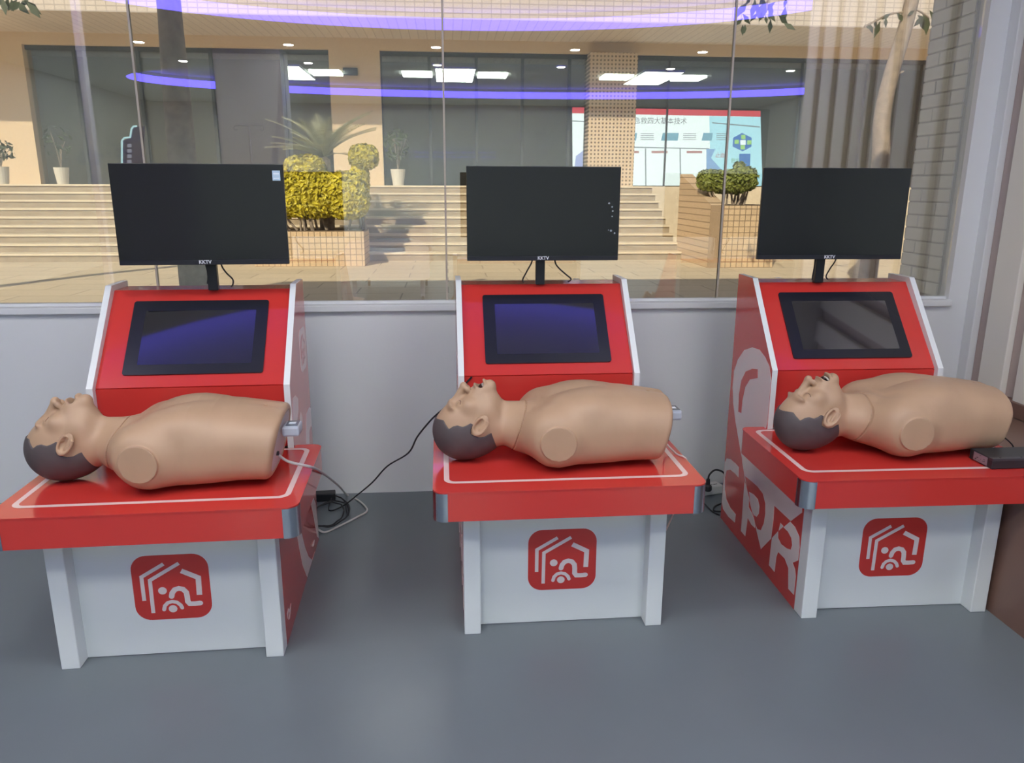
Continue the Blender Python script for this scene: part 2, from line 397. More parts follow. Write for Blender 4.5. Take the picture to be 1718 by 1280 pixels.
RIGHT_PRINT = [
 ('pale', trace(0, UA, [(48, 885), (65, 865), (85, 890), (88, 960), (80, 1040), (62, 1085), (45, 1080)], *C_)),
 ('pale', trace(0, UA, [(105, 985), (114, 1010), (117, 1060), (110, 1110), (100, 1080), (97, 1020)], *C_)),
 ('pale', trace(0, UA, [(142, 1215), (142, 1000), (165, 950), (185, 935), (194, 1090), (176, 1085), (165, 1120), (165, 1215)], *C_)),
 ('pale', trace(0, UA, [(174, 800), (181, 800), (184, 905), (176, 905)], *C_)),
 ('pale', trace(0, UA, [(95, 525), (110, 620), (130, 720), (158, 808), (190, 735), (203, 675), (185, 690), (165, 670), (145, 620), (130, 560), (120, 520)], *D_)),
 ('pale', trace(0, UA, [(180, 370), (192, 330), (205, 360), (225, 470), (232, 560), (215, 555), (196, 450)], *D_)),
 ('pale', trace(0, UA, [(44, 1030), (40, 1000), (46, 970), (56, 975), (62, 940), (60, 990), (54, 1030), (49, 1035), (55, 1000), (52, 985), (46, 1000)], *D_)),
]
SIDE = [(0.157, 0.0), (UB, 0.0), (UB, 1.04), (0.752, 1.04), (0.50, 0.742), (0.50, 0.4325), (0.157, 0.4325)]
SL0 = Vector((0, 0.5205, 0.737)); SL1 = Vector((0, 0.772, 1.021)); ST = (SL1 - SL0).normalized(); SN = Vector((0, -ST.z, ST.y))
def slope(u, s, d): p = SL0 + ST * s + SN * d; return (u, p.y, p.z)

def make_console():
    t = obj('training_console', None)
    # side panels, red outside with white edges
    for s in (-1, 1):
        m = MB(); n = len(SIDE)
        x_in, x_out = s * (UA - 0.020), s * UA
        m.prism(SIDE, lambda v, z, d: (d, v, z), x_in, x_out, 0)
        m.mi[1] = 1
        sp = m.build('side_panel', [M_white_lam, M_redside], t)
        pr = LEFT_PRINT if s < 0 else RIGHT_PRINT
        for k, (c, poly) in enumerate(pr):
            h = {'pale': 0.0008, 'red': 0.0012, 'pale2': 0.0016}[c] + k * 0.00001
            q = MB().prism(poly, lambda v, z, d: (d, v, z), x_out - s * 0.0005, x_out + s * h).build('side_print', M_redside if c == 'red' else M_pale, sp)
        if s > 0:
            v0, v1, z0, z1 = 0.735, 0.868, 0.72, 0.875
            MB().prism(rrect(v0, v1, z0, z1, 0.03), lambda v, z, d: (d, v, z), x_out, x_out + 0.0009).build('side_badge', M_pale, sp)
            m = MB()
            for st_ in EMBLEM: m.prism([(v0 + 0.008 + a * (v1 - v0 - 0.016), z0 + 0.008 + b * (z1 - z0 - 0.016)) for a, b in st_], lambda v, z, d: (d, v, z), x_out, x_out + 0.0013)
            m.build('side_emblem', M_redside, sp)
    # white front: recessed panel and two legs
    fp = MB().box(-0.266, 0.266, 0.155, 0.172, 0.002, 0.4325).build('front_panel', M_white_lam, t)
    for s in (-1, 1):
        MB().box(min(s * UA, s * (UA - LW)), max(s * UA, s * (UA - LW)), LF, LF + LD + 0.004, 0.0, 0.4325, b=0.0025).build('leg', M_white_lam, t)
    b0, b1, z0, z1 = -0.111, 0.108, 0.115, 0.324
    bd = MB().prism(rrect(b0, b1, z0, z1, 0.045, 8), lambda a, b, d: (a, d, b), 0.155, 0.1542).build('badge', M_red, fp)
    m = MB()
    for st_ in EMBLEM: m.prism([(b0 + a * (b1 - b0), z0 + b * (z1 - z0)) for a, b in st_], lambda a, b, d: (a, d, b), 0.1546, 0.1536)
    m.build('badge_emblem', M_pale, fp)
    # table slab with notches around the side panels
    r = 0.036
    out = rrect(-HW, HW, 0.0, 0.53, [r, r, 0.03, 0.03], 7)
    k = len(out) // 4
    notch = [(UA + 0.001, 0.53), (UA + 0.001, 0.4985), (-UA - 0.001, 0.4985), (-UA - 0.001, 0.53)]
    out = out[:3 * k] + notch + out[3 * k:]
    tt = MB().prism(out, lambda a, b, d: (a, b, d), ZT - TT, ZT - 0.004).build('table_top', M_red, t)
    out2 = rrect(-HW - 0.0015, HW + 0.0015, -0.0015, 0.5315, [r, r, 0.03, 0.03], 7); out2 = out2[:3 * k] + notch + out2[3 * k:]
    MB().prism(out2, lambda a, b, d: (a, b, d), ZT - 0.004, ZT).build('table_surface', M_red, tt)
    # pale border line
    o1 = rrect(-0.372, 0.372, 0.066, 0.494, 0.034, 7); o2 = rrect(-0.356, 0.356, 0.082, 0.478, 0.020, 7); n = len(o1)
    MB().add([(a, b, ZT + 0.0006) for a, b in o1] + [(a, b, ZT + 0.0006) for a, b in o2], [(i, (i + 1) % n, n + (i + 1) % n, n + i) for i in range(n)]).build('border_line', M_line, tt)
    # brushed corner trims
    for s in (-1, 1):
        arc = [(s * (HW - r) + s * (r + 0.002) * math.sin(a), r - (r + 0.002) * math.cos(a)) for a in [math.radians(-8 + 106 * q / 9) for q in range(10)]]
        arc2 = [(s * (HW - r) + s * (r - 0.002) * math.sin(a), r - (r - 0.002) * math.cos(a)) for a in [math.radians(-8 + 106 * q / 9) for q in range(10)]]
        MB().prism(arc + arc2[::-1], lambda a, b, d: (a, b, d), ZT - TT - 0.001, ZT - 0.005).build('corner_trim', M_chrome, t, smooth=True)
    # console body
    ui = UA - 0.0205
    MB().box(-ui, ui, 0.5205, 0.535, 0.5240, 0.7345).build('lower_face', M_red, t)
    m = MB()
    m.add([slope(u, s_, d) for d in (-0.012, 0.0) for s_ in (0.0015, 0.379) for u in (-ui, ui)], [(0, 1, 3, 2), (4, 6, 7, 5), (0, 4, 5, 1), (2, 3, 7, 6), (0, 2, 6, 4), (1, 5, 7, 3)])
    cf = m.build('console_face', M_red, t)
    MB().box(-ui, ui, 0.7725, UB - 0.012, 1.008, 1.021).build('console_cap', M_red, t)
    bz = MB().prism(rrect(-0.2205, 0.2245, 0.045, 0.3300, 0.009, 4), slope, 0.0, 0.006).build('touch_screen', M_bezel, t)
    MB().prism(rrect(-0.178, 0.185, 0.081, 0.2895, 0.003, 2), slope, 0.006, 0.0065).build('display', M_disp, bz)
    # grey sheet-metal back
    rp = MB().box(-ui, ui, UB - 0.012, UB - 0.002, 0.03, 1.0).build('rear_panel', M_greyback, t)
    MB().box(-0.27, 0.27, UB - 0.002, UB + 0.002, 0.06, 0.60).build('rear_door', M_greyback, rp)
    MB().box(-0.27, 0.27, UB - 0.002, UB + 0.002, 0.62, 0.96).build('rear_hatch', M_greyback, rp)
    for q in range(6): MB().box(-0.06 + q * 0.02, -0.05 + q * 0.02, UB + 0.002, UB + 0.003, 0.76, 0.80).build('vent_slot_shade', M_shade_dark, rp)  # flat dark strips stand in for the shade inside the vents
    return t
def copy_tree(o, parent=None):
    c = o.copy(); COL.objects.link(c); c.parent = parent
    for ch in list(o.children): copy_tree(ch, c)
    return c
console0 = make_console()
consoles = [console0, copy_tree(console0), copy_tree(console0)]
LBL = ['red and white training console, the one farthest from the brown bench',
       'red and white training console standing between the other two consoles',
       'red and white training console beside the brown bench, big pale CPR lettering on its side']
for i, o in enumerate(consoles):
    x, y, r = UX[i]; o.location = (x, y, 0); o.rotation_euler = (0, 0, r)
    tag(o, LBL[i], 'console', 'CPR training consoles')
for i, px in ((1, 967), (2, 1306)):      # little white sticker on the cap
    q = loc_plane(i, px, 468 if i == 1 else 466, (0, 0, 1.021), (0, 0, 1))
    MB().box(q.x - 0.011, q.x + 0.011, q.y - 0.012, q.y + 0.012, 1.021, 1.0218).build('sticker', M_white, consoles[i])

# ================================================================== MONITORS
MON = [(-0.8013, 2.6524, 0.0524), (0.3379, 2.7480, 0.0044), (1.3945, 2.7504, -0.0292)]
MZ0, MZ1 = 1.116, 1.4394
POLE_PX = [(357, 462), (906, 455), (1374, 450)]
MLBL = ['black flat monitor with a small pale blue sticker in its corner', 'black flat monitor on the middle console, with chalky scuff marks', 'black flat monitor on the console beside the brown bench']
kk = text_mesh('KKTV', 0.016, 0.0003, 0.0004)
for i in range(3):
    x, y, r = MON[i]
    t = thing('monitor', MLBL[i], 'monitor', (x, y, 1.0215), r, 'monitors above the consoles')
    z0, z1 = MZ0 - 1.0215, MZ1 - 1.0215
    MB().box(-0.27, 0.27, 0.0, 0.014, z0, z1, b=0.002).build('housing', M_blackp, t)
    MB().box(-0.22, 0.22, 0.014, 0.045, z0 + 0.02, z0 + 0.20, b=0.012).build('back_cover', M_blackp, t)
    MB().box(-0.2685, 0.2685, -0.0012, 0.001, z0 + 0.017, z1 - 0.002).build('screen', M_mon, t)
    ch = MB().box(-0.2685, 0.2685, -0.0020, 0.001, z0 + 0.001, z0 + 0.0155).build('chin_strip', mat('chin', (0.014, 0.014, 0.02), 0.3), t)
    kt = obj('brand_lettering', kk, ch); kk.materials.clear(); kk.materials.append(mat('silver_print', (0.75, 0.76, 0.8), 0.3)); kt.location = (0.0, -0.0024, z0 + 0.009); kt.rotation_euler = (math.pi / 2, 0, 0)
    pw = ony(*POLE_PX[i], y + 0.085); pl = Matrix.Rotation(-r, 3, 'Z') @ (pw - Vector((x, y, 0)))
    MB().box(pl.x - 0.0165, pl.x + 0.0165, pl.y - 0.012, pl.y + 0.012, 0.0, z0 + 0.13, b=0.002).build('pole', M_blackp, t)
    MB().box(pl.x - 0.05, pl.x + 0.05, 0.045, pl.y - 0.012, z0 + 0.05, z0 + 0.13, b=0.002).build('mount_plate', M_blackp, t)
    MB().box(pl.x - 0.045, pl.x + 0.045, pl.y + 0.012, pl.y + 0.045, z0 + 0.004, z0 + 0.054, b=0.003).build('power_brick', M_blackp, t) if i == 2 else None
    wires = [[[(345, 443), (349, 460), (348, 476)], [(371, 443), (379, 457), (390, 468), (391, 476), (388, 481)]],
             [[(893, 437), (884, 455), (877, 469), (879, 474)], [(931, 437), (936, 448), (949, 460), (958, 468), (953, 473)]],
             [[(1368, 437), (1365, 455), (1363, 465), (1363, 470)], [(1402, 436), (1393, 450), (1386, 463), (1389, 469)]]][i]
    for wv in wires:
        pts = [Matrix.Rotation(-r, 3, 'Z') @ (ony(px, py, y + 0.075) - Vector((x, y, 1.0215))) for px, py in wv]
        pts = [Vector((p.x, p.y, max(p.z, 0.003))) for p in pts]
        MB().tube(catmull([pts[0] + Vector((0, -0.01, 0.05))] + pts, 5), 0.0028, 6).build('cable', M_cable, t, smooth=True)
    if i == 0:
        q = ony(462.5, 294.5, y); s = Matrix.Rotation(-r, 3, 'Z') @ (q - Vector((x, y, 1.0215)))
        m = MB().box(s.x - 0.0125, s.x + 0.0125, -0.0018, -0.001, s.z - 0.016, s.z + 0.016).build('sticker', mat('sticker_blue', (0.45, 0.60, 0.72), 0.4), t)
        m2 = MB()
        for zz, hh in ((0.006, 0.006), (-0.001, 0.0012), (-0.0085, 0.0035)): m2.box(s.x - 0.009, s.x + 0.009, -0.0022, -0.0017, s.z + zz - hh / 2, s.z + zz + hh / 2)
        m2.build('sticker_print', mat('sticker_white', (0.75, 0.82, 0.88), 0.4), m)
    if i == 1:
        m2 = MB()
        for px, py, a, b in ((1022, 341, 0.004, 0.003), (1027, 347, 0.003, 0.003), (1028, 354, 0.002, 0.004), (1027, 363, 0.003, 0.002), (1025, 387, 0.006, 0.002), (1031, 391, 0.003, 0.003), (1021, 386, 0.002, 0.002)):
            q = ony(px, py, y); s = Matrix.Rotation(-r, 3, 'Z') @ (q - Vector((x, y, 1.0215)))
            m2.prism(circle(s.x, s.z, 0.5 * (a + b), 7), lambda A, B, d: (A, d, B), -0.0012, -0.0016)
        m2.build('scuff_marks', mat('chalk_mark', (0.30, 0.33, 0.35), 0.7), t)
# ================================================================== MANIKINS (signed distance field -> one continuous skin)
HC = (-0.300, 0.0, 0.115); HT = math.radians(32)
def smin(a, b, k):
    h = np.clip(0.5 + 0.5 * (b - a) / k, 0, 1); return b + (a - b) * h - k * h * (1 - h)
def smax(a, b, k): return -smin(-a, -b, k)
class Field:
    def __init__(s, lo, hi, h):
        s.h = h; s.ax = [np.arange(lo[i], hi[i] + h, h, dtype=np.float32) for i in range(3)]
        s.d = np.full([len(a) for a in s.ax], 1.0, np.float32)
    def op(s, box, fn):
        sl = []
        for i in range(3):
            a = s.ax[i]; i0 = int(np.searchsorted(a, box[0][i])); i1 = int(np.searchsorted(a, box[1][i])); sl.append(slice(max(0, i0), max(i1, 0)))
        sl = tuple(sl)
        X, Y, Z = np.meshgrid(s.ax[0][sl[0]], s.ax[1][sl[1]], s.ax[2][sl[2]], indexing='ij')
        s.d[sl] = fn(s.d[sl], X, Y, Z)
def ell(x, y, z, c, r):
    px, py, pz = (x - c[0]) / r[0], (y - c[1]) / r[1], (z - c[2]) / r[2]
    k0 = np.sqrt(px * px + py * py + pz * pz) + 1e-9
    k1 = np.sqrt((px / r[0]) ** 2 + (py / r[1]) ** 2 + (pz / r[2]) ** 2) + 1e-9
    return k0 * (k0 - 1.0) / k1
def cap(x, y, z, a, b, ra, rb):
    ax, ay, az = b[0] - a[0], b[1] - a[1], b[2] - a[2]; L = ax * ax + ay * ay + az * az
    t = np.clip(((x - a[0]) * ax + (y - a[1]) * ay + (z - a[2]) * az) / L, 0, 1)
    return np.sqrt((x - a[0] - t * ax) ** 2 + (y - a[1] - t * ay) ** 2 + (z - a[2] - t * az) ** 2) - (ra + (rb - ra) * t)
cT, sT = math.cos(HT), math.sin(HT)
def head_coords(X, Y, Z):
    rx, rz = X - HC[0], Z - HC[2]
    return -sT * rx + cT * rz, np.abs(Y), -cT * rx - sT * rz          # f, l, t
def head_to_body(f, l, t): return (HC[0] - sT * f - cT * t, l, HC[2] + cT * f - sT * t)

def cranium(f, l, t): return ell(f, l, t, (-0.010, 0, 0.014), (0.094, 0.0755, 0.096))
def head_sdf(d, X, Y, Z, ears=True):
    f, l, t = head_coords(X, Y, Z)
    h = cranium(f, l, t)
    h = smin(h, ell(f, l, t, (-0.044, 0, -0.030), (0.068, 0.066, 0.080)), 0.03)            # occiput
    h = smin(h, ell(f, l, t, (0.030, 0, -0.035), (0.056, 0.060, 0.080)), 0.025)       # mid face
    h = smin(h, ell(f, l, t, (0.028, 0, -0.092), (0.050, 0.047, 0.048)), 0.025)       # jaw
    h = smin(h, ell(f, l, t, (0.066, 0, -0.136), (0.017, 0.020, 0.015)), 0.022)       # chin
    h = smin(h, ell(f, l, t, (0.000, 0.045, -0.082), (0.028, 0.014, 0.026)), 0.03)    # jaw angle
    h = smin(h, ell(f, l, t, (0.058, 0.042, -0.046), (0.020, 0.020, 0.018)), 0.022)   # cheekbone
    h = smin(h, ell(f, l, t, (0.074, 0, -0.098), (0.018, 0.030, 0.030)), 0.02)        # mouth mound
    h = smin(h, ell(f, l, t, (0.082, 0.024, 0.000), (0.010, 0.026, 0.008)), 0.016)    # brow
    h = smax(h, -ell(f, l, t, (0.107, 0.032, -0.022), (0.024, 0.020, 0.015)), 0.022)  # eye socket
    h = smin(h, ell(f, l, t, (0.0715, 0.031, -0.024), (0.0125, 0.0165, 0.0110)), 0.008)  # closed lid
    h = smin(h, cap(f, l, t, (0.084, 0, -0.008), (0.106, 0, -0.058), 0.0085, 0.0115), 0.014)  # nose bridge
    h = smin(h, ell(f, l, t, (0.1105, 0, -0.0635), (0.0120, 0.0125, 0.0110)), 0.008)  # tip
    h = smin(h, ell(f, l, t, (0.0965, 0.0130, -0.0680), (0.0105, 0.0080, 0.0085)), 0.006)  # wings
    h = smax(h, -ell(f, l, t, (0.1050, 0.0072, -0.0775), (0.0060, 0.0042, 0.0060)), 0.003)  # nostrils
    h = smin(h, ell(f, l, t, (0.0910, 0, -0.0945), (0.0085, 0.0230, 0.0050)), 0.006)  # upper lip
    h = smin(h, ell(f, l, t, (0.0860, 0, -0.1250), (0.0095, 0.0205, 0.0055)), 0.006)  # lower lip
    h = smax(h, -ell(f, l, t, (0.0930, 0, -0.1090), (0.0330, 0.0275, 0.0118)), 0.003)  # open mouth
    if ears:
        # ear: tilted shell with rim and hollow
        ca, sa = math.cos(0.40), math.sin(0.40)
        ef, et = f + 0.004, t + 0.048
        q = ca * ef + sa * et; p = -sa * ef + ca * et           # q across, p along (top positive)
        lo = l - 0.079 - 0.30 * (-q)                               # flare outwards towards the back
        e = ell(q, lo, p, (0.0, 0.0, 0.0), (0.0190, 0.0065, 0.0340))
        e = smax(e, -ell(q, lo, p, (0.003, 0.009, 0.002), (0.0125, 0.0110, 0.0235)), 0.002)
        rim = np.sqrt((np.sqrt((q / 0.0175) ** 2 + (p / 0.0310) ** 2 + 1e-9) - 1.0) ** 2 * 0.020 ** 2 + (lo - 0.006) ** 2) - 0.0042
        e = smin(e, np.where(p > -0.022, rim, 1.0), 0.003)
        e = smin(e, cap(q, lo, p, (-0.004, 0.003, -0.014), (-0.005, 0.004, 0.012), 0.0030, 0.0035), 0.003)   # antihelix
        e = smin(e, ell(q, lo, p, (0.013, 0.001, -0.004), (0.0050, 0.0045, 0.0070)), 0.003)                  # tragus
        h = smin(h, e, 0.006)
    return h
US = [-0.175, -0.135, -0.10, -0.06, -0.02, 0.03, 0.09, 0.15, 0.21, 0.27, 0.33, 0.40]
ZTOP = [0.150, 0.168, 0.180, 0.196, 0.208, 0.220, 0.232, 0.234, 0.228, 0.219, 0.209, 0.200]
ZBOT = [0.060, 0.040, 0.022, 0.008, 0.002, 0.000, 0.000, 0.002, 0.006, 0.006, 0.002, 0.000]
HWD = [0.052, 0.070, 0.105, 0.146, 0.165, 0.170, 0.168, 0.163, 0.157, 0.153, 0.152, 0.152]
def body_sdf(d, X, Y, Z):
    u = X[:, 0, 0]
    zt = np.interp(u, US, ZTOP)[:, None, None].astype(np.float32); zb = np.interp(u, US, ZBOT)[:, None, None].astype(np.float32); hw = np.interp(u, US, HWD)[:, None, None].astype(np.float32)
    Yl = np.abs(Y)
    zc, hh = (zt + zb) / 2, (zt - zb) / 2
    # flatter back, rounder chest
    n = np.where(Z < zc, 3.0, 2.35)
    rr = (np.abs((Z - zc) / hh) ** n + np.abs(Yl / hw) ** n) ** (1.0 / n)
    b = (rr - 1.0) * np.minimum(hh, hw) * 0.95
    b = smax(b, -(X + 0.150), 0.02)
    b = smin(b, ell(X, Yl, Z, (0.055, 0.075, 0.186), (0.080, 0.062, 0.036)), 0.05)      # pectorals
    b = smin(b, ell(X, Yl, Z, (-0.035, 0.125, 0.105), (0.078, 0.066, 0.082)), 0.045)    # shoulder mass
    b = smin(b, cap(X, Yl, Z, (-0.125, 0.045, 0.100), (-0.055, 0.120, 0.125), 0.045, 0.05), 0.05)  # trapezius
    b = smin(b, cap(X, Yl, Z, (-0.092, 0.012, 0.172), (-0.060, 0.110, 0.165), 0.008, 0.010), 0.022)  # collar bones
    # flat round shoulder stump
    b = smax(b, Yl - 0.1865 - 0.10 * (X + 0.03), 0.014)
    disc = np.sqrt((X + 0.030) ** 2 + ((Z - 0.104)) ** 2)
    b = smin(b, np.maximum(disc - 0.054, np.abs(Yl - 0.160 - 0.10 * (X + 0.03)) - 0.0295), 0.004)
    # soft groove under the ribs and navel
    b = smax(b, -cap(X, Yl, Z, (0.235, 0.0, 0.262), (0.33, 0.0, 0.240), 0.018, 0.020), 0.03)
    b = smax(b, -ell(X, Yl, Z, (0.285, 0, 0.222), (0.006, 0.005, 0.012)), 0.004)
    b = smin(b, ell(X, Yl, Z, (0.065, 0.088, 0.2175), (0.0045, 0.0045, 0.0045)), 0.004)
    # waist cut, sloping back towards the table, with a shallow dished end
    cut = (X - 0.345) * 0.975 - (Z - 0.20) * 0.22
    b = smax(b, cut, 0.020)
    inner = (rr - 0.80) * np.minimum(hh, hw)
    b = smax(b, -smax(inner, -(cut + 0.012), 0.006), 0.006)
    # neck
    nk = cap(X, Yl, Z, (-0.255, 0, 0.112), (-0.125, 0, 0.108), 0.054, 0.066)
    nk = smin(nk, ell(X, Yl, Z, (-0.175, 0, 0.172), (0.045, 0.016, 0.016)), 0.03)       # throat
    return smin(b, nk, 0.035)
def nets(F):
    d = F.d; h = F.h; o = np.array([a[0] for a in F.ax])
    s = d < 0; nx, ny, nz = d.shape
    acc = np.zeros((nx - 1, ny - 1, nz - 1, 3), np.float32); cnt = np.zeros((nx - 1, ny - 1, nz - 1), np.int16)
    base = np.stack(np.meshgrid(np.arange(nx), np.arange(ny), np.arange(nz), indexing='ij'), -1)
    for ax in range(3):
        a = [slice(None)] * 3; b = [slice(None)] * 3; a[ax] = slice(0, -1); b[ax] = slice(1, None)
        da, db = d[tuple(a)], d[tuple(b)]; cr = (da < 0) != (db < 0)
        idx = np.argwhere(cr); t = da[cr] / (da[cr] - db[cr]); P = idx.astype(np.float32); P[:, ax] += t
        oth = [k for k in range(3) if k != ax]
        for i in (0, 1):
            for j in (0, 1):
                c = idx.copy(); c[:, oth[0]] -= i; c[:, oth[1]] -= j
                ok = (c >= 0).all(1) & (c < np.array([nx - 1, ny - 1, nz - 1])).all(1); c = c[ok]
                np.add.at(acc, (c[:, 0], c[:, 1], c[:, 2]), P[ok]); np.add.at(cnt, (c[:, 0], c[:, 1], c[:, 2]), 1)
    act = cnt > 0; vid = np.full(cnt.shape, -1, np.int32); vid[act] = np.arange(act.sum())
    V = acc[act] / cnt[act][:, None] * h + o
    Fs = []
    for ax in range(3):
        a = [slice(None)] * 3; b = [slice(None)] * 3; a[ax] = slice(0, -1); b[ax] = slice(1, None)
        da, db = s[tuple(a)], s[tuple(b)]; idx = np.argwhere(da != db); sg = da[da != db]
        oth = [(ax + 1) % 3, (ax + 2) % 3]; lim = np.array(cnt.shape)
        ok = (idx[:, oth[0]] > 0) & (idx[:, oth[1]] > 0) & (idx[:, oth[0]] < lim[oth[0]]) & (idx[:, oth[1]] < lim[oth[1]]) & (idx[:, ax] < lim[ax])
        idx = idx[ok]; sg = sg[ok]; q = []
        for i, j in ((0, 0), (1, 0), (1, 1), (0, 1)):
            c = idx.copy(); c[:, oth[0]] -= i; c[:, oth[1]] -= j; q.append(vid[c[:, 0], c[:, 1], c[:, 2]])
        q = np.stack(q, 1); q[~sg] = q[~sg][:, ::-1]; Fs.append(q)
    return V, np.concatenate(Fs)
def np_mesh(name, V, Q, m):
    me = bpy.data.meshes.new(name); me.vertices.add(len(V)); me.vertices.foreach_set('co', V.astype(np.float32).ravel())
    me.loops.add(Q.size); me.loops.foreach_set('vertex_index', Q.astype(np.int32).ravel())
    me.polygons.add(len(Q)); me.polygons.foreach_set('loop_start', np.arange(0, Q.size, 4, dtype=np.int32))
    me.polygons.foreach_set('use_smooth', [True] * len(Q)); me.materials.append(m); me.update(calc_edges=True); me.validate(); return me

def skin_mat(name, col):
    m = mat(name, col, 0.42, spec=0.35, noise=0.05, nscale=9)
    return m
M_skin = skin_mat('manikin_skin', (0.475, 0.315, 0.198))
M_hair = mat('moulded_hair', (0.090, 0.074, 0.074), 0.55, noise=0.06, nscale=40)
M_mouth = mat('mouth_dark', (0.05, 0.015, 0.012), 0.6)
M_teeth = mat('teeth', (0.75, 0.68, 0.58), 0.35)
M_crease_shade = mat('lid_crease_shade', (0.13, 0.06, 0.04), 0.6)
M_endplate = mat('waist_plate', (0.60, 0.55, 0.53), 0.45)
M_device = mat('device_grey', (0.45, 0.50, 0.56), 0.35)
M_devscr = mat('device_screen', (0.10, 0.13, 0.17), 0.2)

H_ = 0.0021
FB = Field((-0.42, -0.225, -0.012), (0.40, 0.225, 0.285), H_)
FB.op(((-0.26, -1, -1), (1, 1, 1)), body_sdf)
FB.op(((-1, -1, -1), (-0.12, 1, 1)), lambda d, X, Y, Z: np.where(X < -0.262, smin(np.float32(0) + cap(X, np.abs(Y), Z, (-0.255, 0, 0.112), (-0.125, 0, 0.108), 0.054, 0.066), head_sdf(d, X, Y, Z), 0.025), smin(d, head_sdf(d, X, Y, Z), 0.025)).astype(np.float32))
def groove(d, X, Y, Z):
    pl = X + 0.108 + 0.30 * (0.19 - Z) + 0.9 * Y * Y
    return np.maximum(d, -np.maximum(np.abs(pl) - 0.0017, -(d + 0.0035))).astype(np.float32)
FB.op(((-0.20, -1, -1), (-0.06, 1, 1)), groove)
sv, sq = nets(FB)
skin_me = np_mesh('manikin_body', sv, sq, M_skin)
# hair cap: offset shell of the same head, limited by the hairline
HAIR = [(0.094, 0.060), (0.085, 0.040), (0.068, 0.043), (0.050, 0.044), (0.034, 0.042), (0.035, 0.026), (0.031, 0.013), (0.019, 0.002), (0.016, -0.011), (0.015, -0.024), (0.006, -0.030), (-0.002, -0.016), (-0.014, -0.008), (-0.026, -0.014), (-0.038, -0.023), (-0.045, -0.037), (-0.046, -0.055), (-0.044, -0.075), (-0.047, -0.088), (-0.056, -0.098), (-0.075, -0.114), (-0.13, -0.116), (-0.13, 0.14), (0.10, 0.14)]
def poly_sd(f, t, P):
    d = np.full(f.shape, 1e3, np.float32); ins = np.zeros(f.shape, bool); n = len(P)
    for i in range(n):
        (ax, ay), (bx, by) = P[i], P[(i + 1) % n]; ex, ey = bx - ax, by - ay
        k = np.clip(((f - ax) * ex + (t - ay) * ey) / (ex * ex + ey * ey + 1e-12), 0, 1)
        d = np.minimum(d, np.hypot(f - ax - k * ex, t - ay - k * ey))
        c = ((ay > t) != (by > t)) & (f < (bx - ax) * (t - ay) / (by - ay + 1e-12) + ax); ins ^= c
    return np.where(ins, -d, d)
FH = Field((-0.42, -0.100, -0.016), (-0.17, 0.100, 0.240), H_)
def hair_fn(d, X, Y, Z):
    h = head_sdf(d, X, Y, Z, ears=False); f, l, t = head_coords(X, Y, Z)
    # the front hairline arches over the middle of the forehead
    t2 = t - 0.022 * np.clip(1 - (l / 0.045) ** 2, 0, 1) * np.clip((f - 0.03) / 0.03, 0, 1)
    return smax(smax(h - 0.0035, -(h + 0.004), 0.001), poly_sd(f, t2, HAIR), 0.003).astype(np.float32)
FH.op(((-9, -9, -9), (9, 9, 9)), hair_fn)
hv, hq = nets(FH)
hair_me = np_mesh('hair', hv, hq, M_hair)

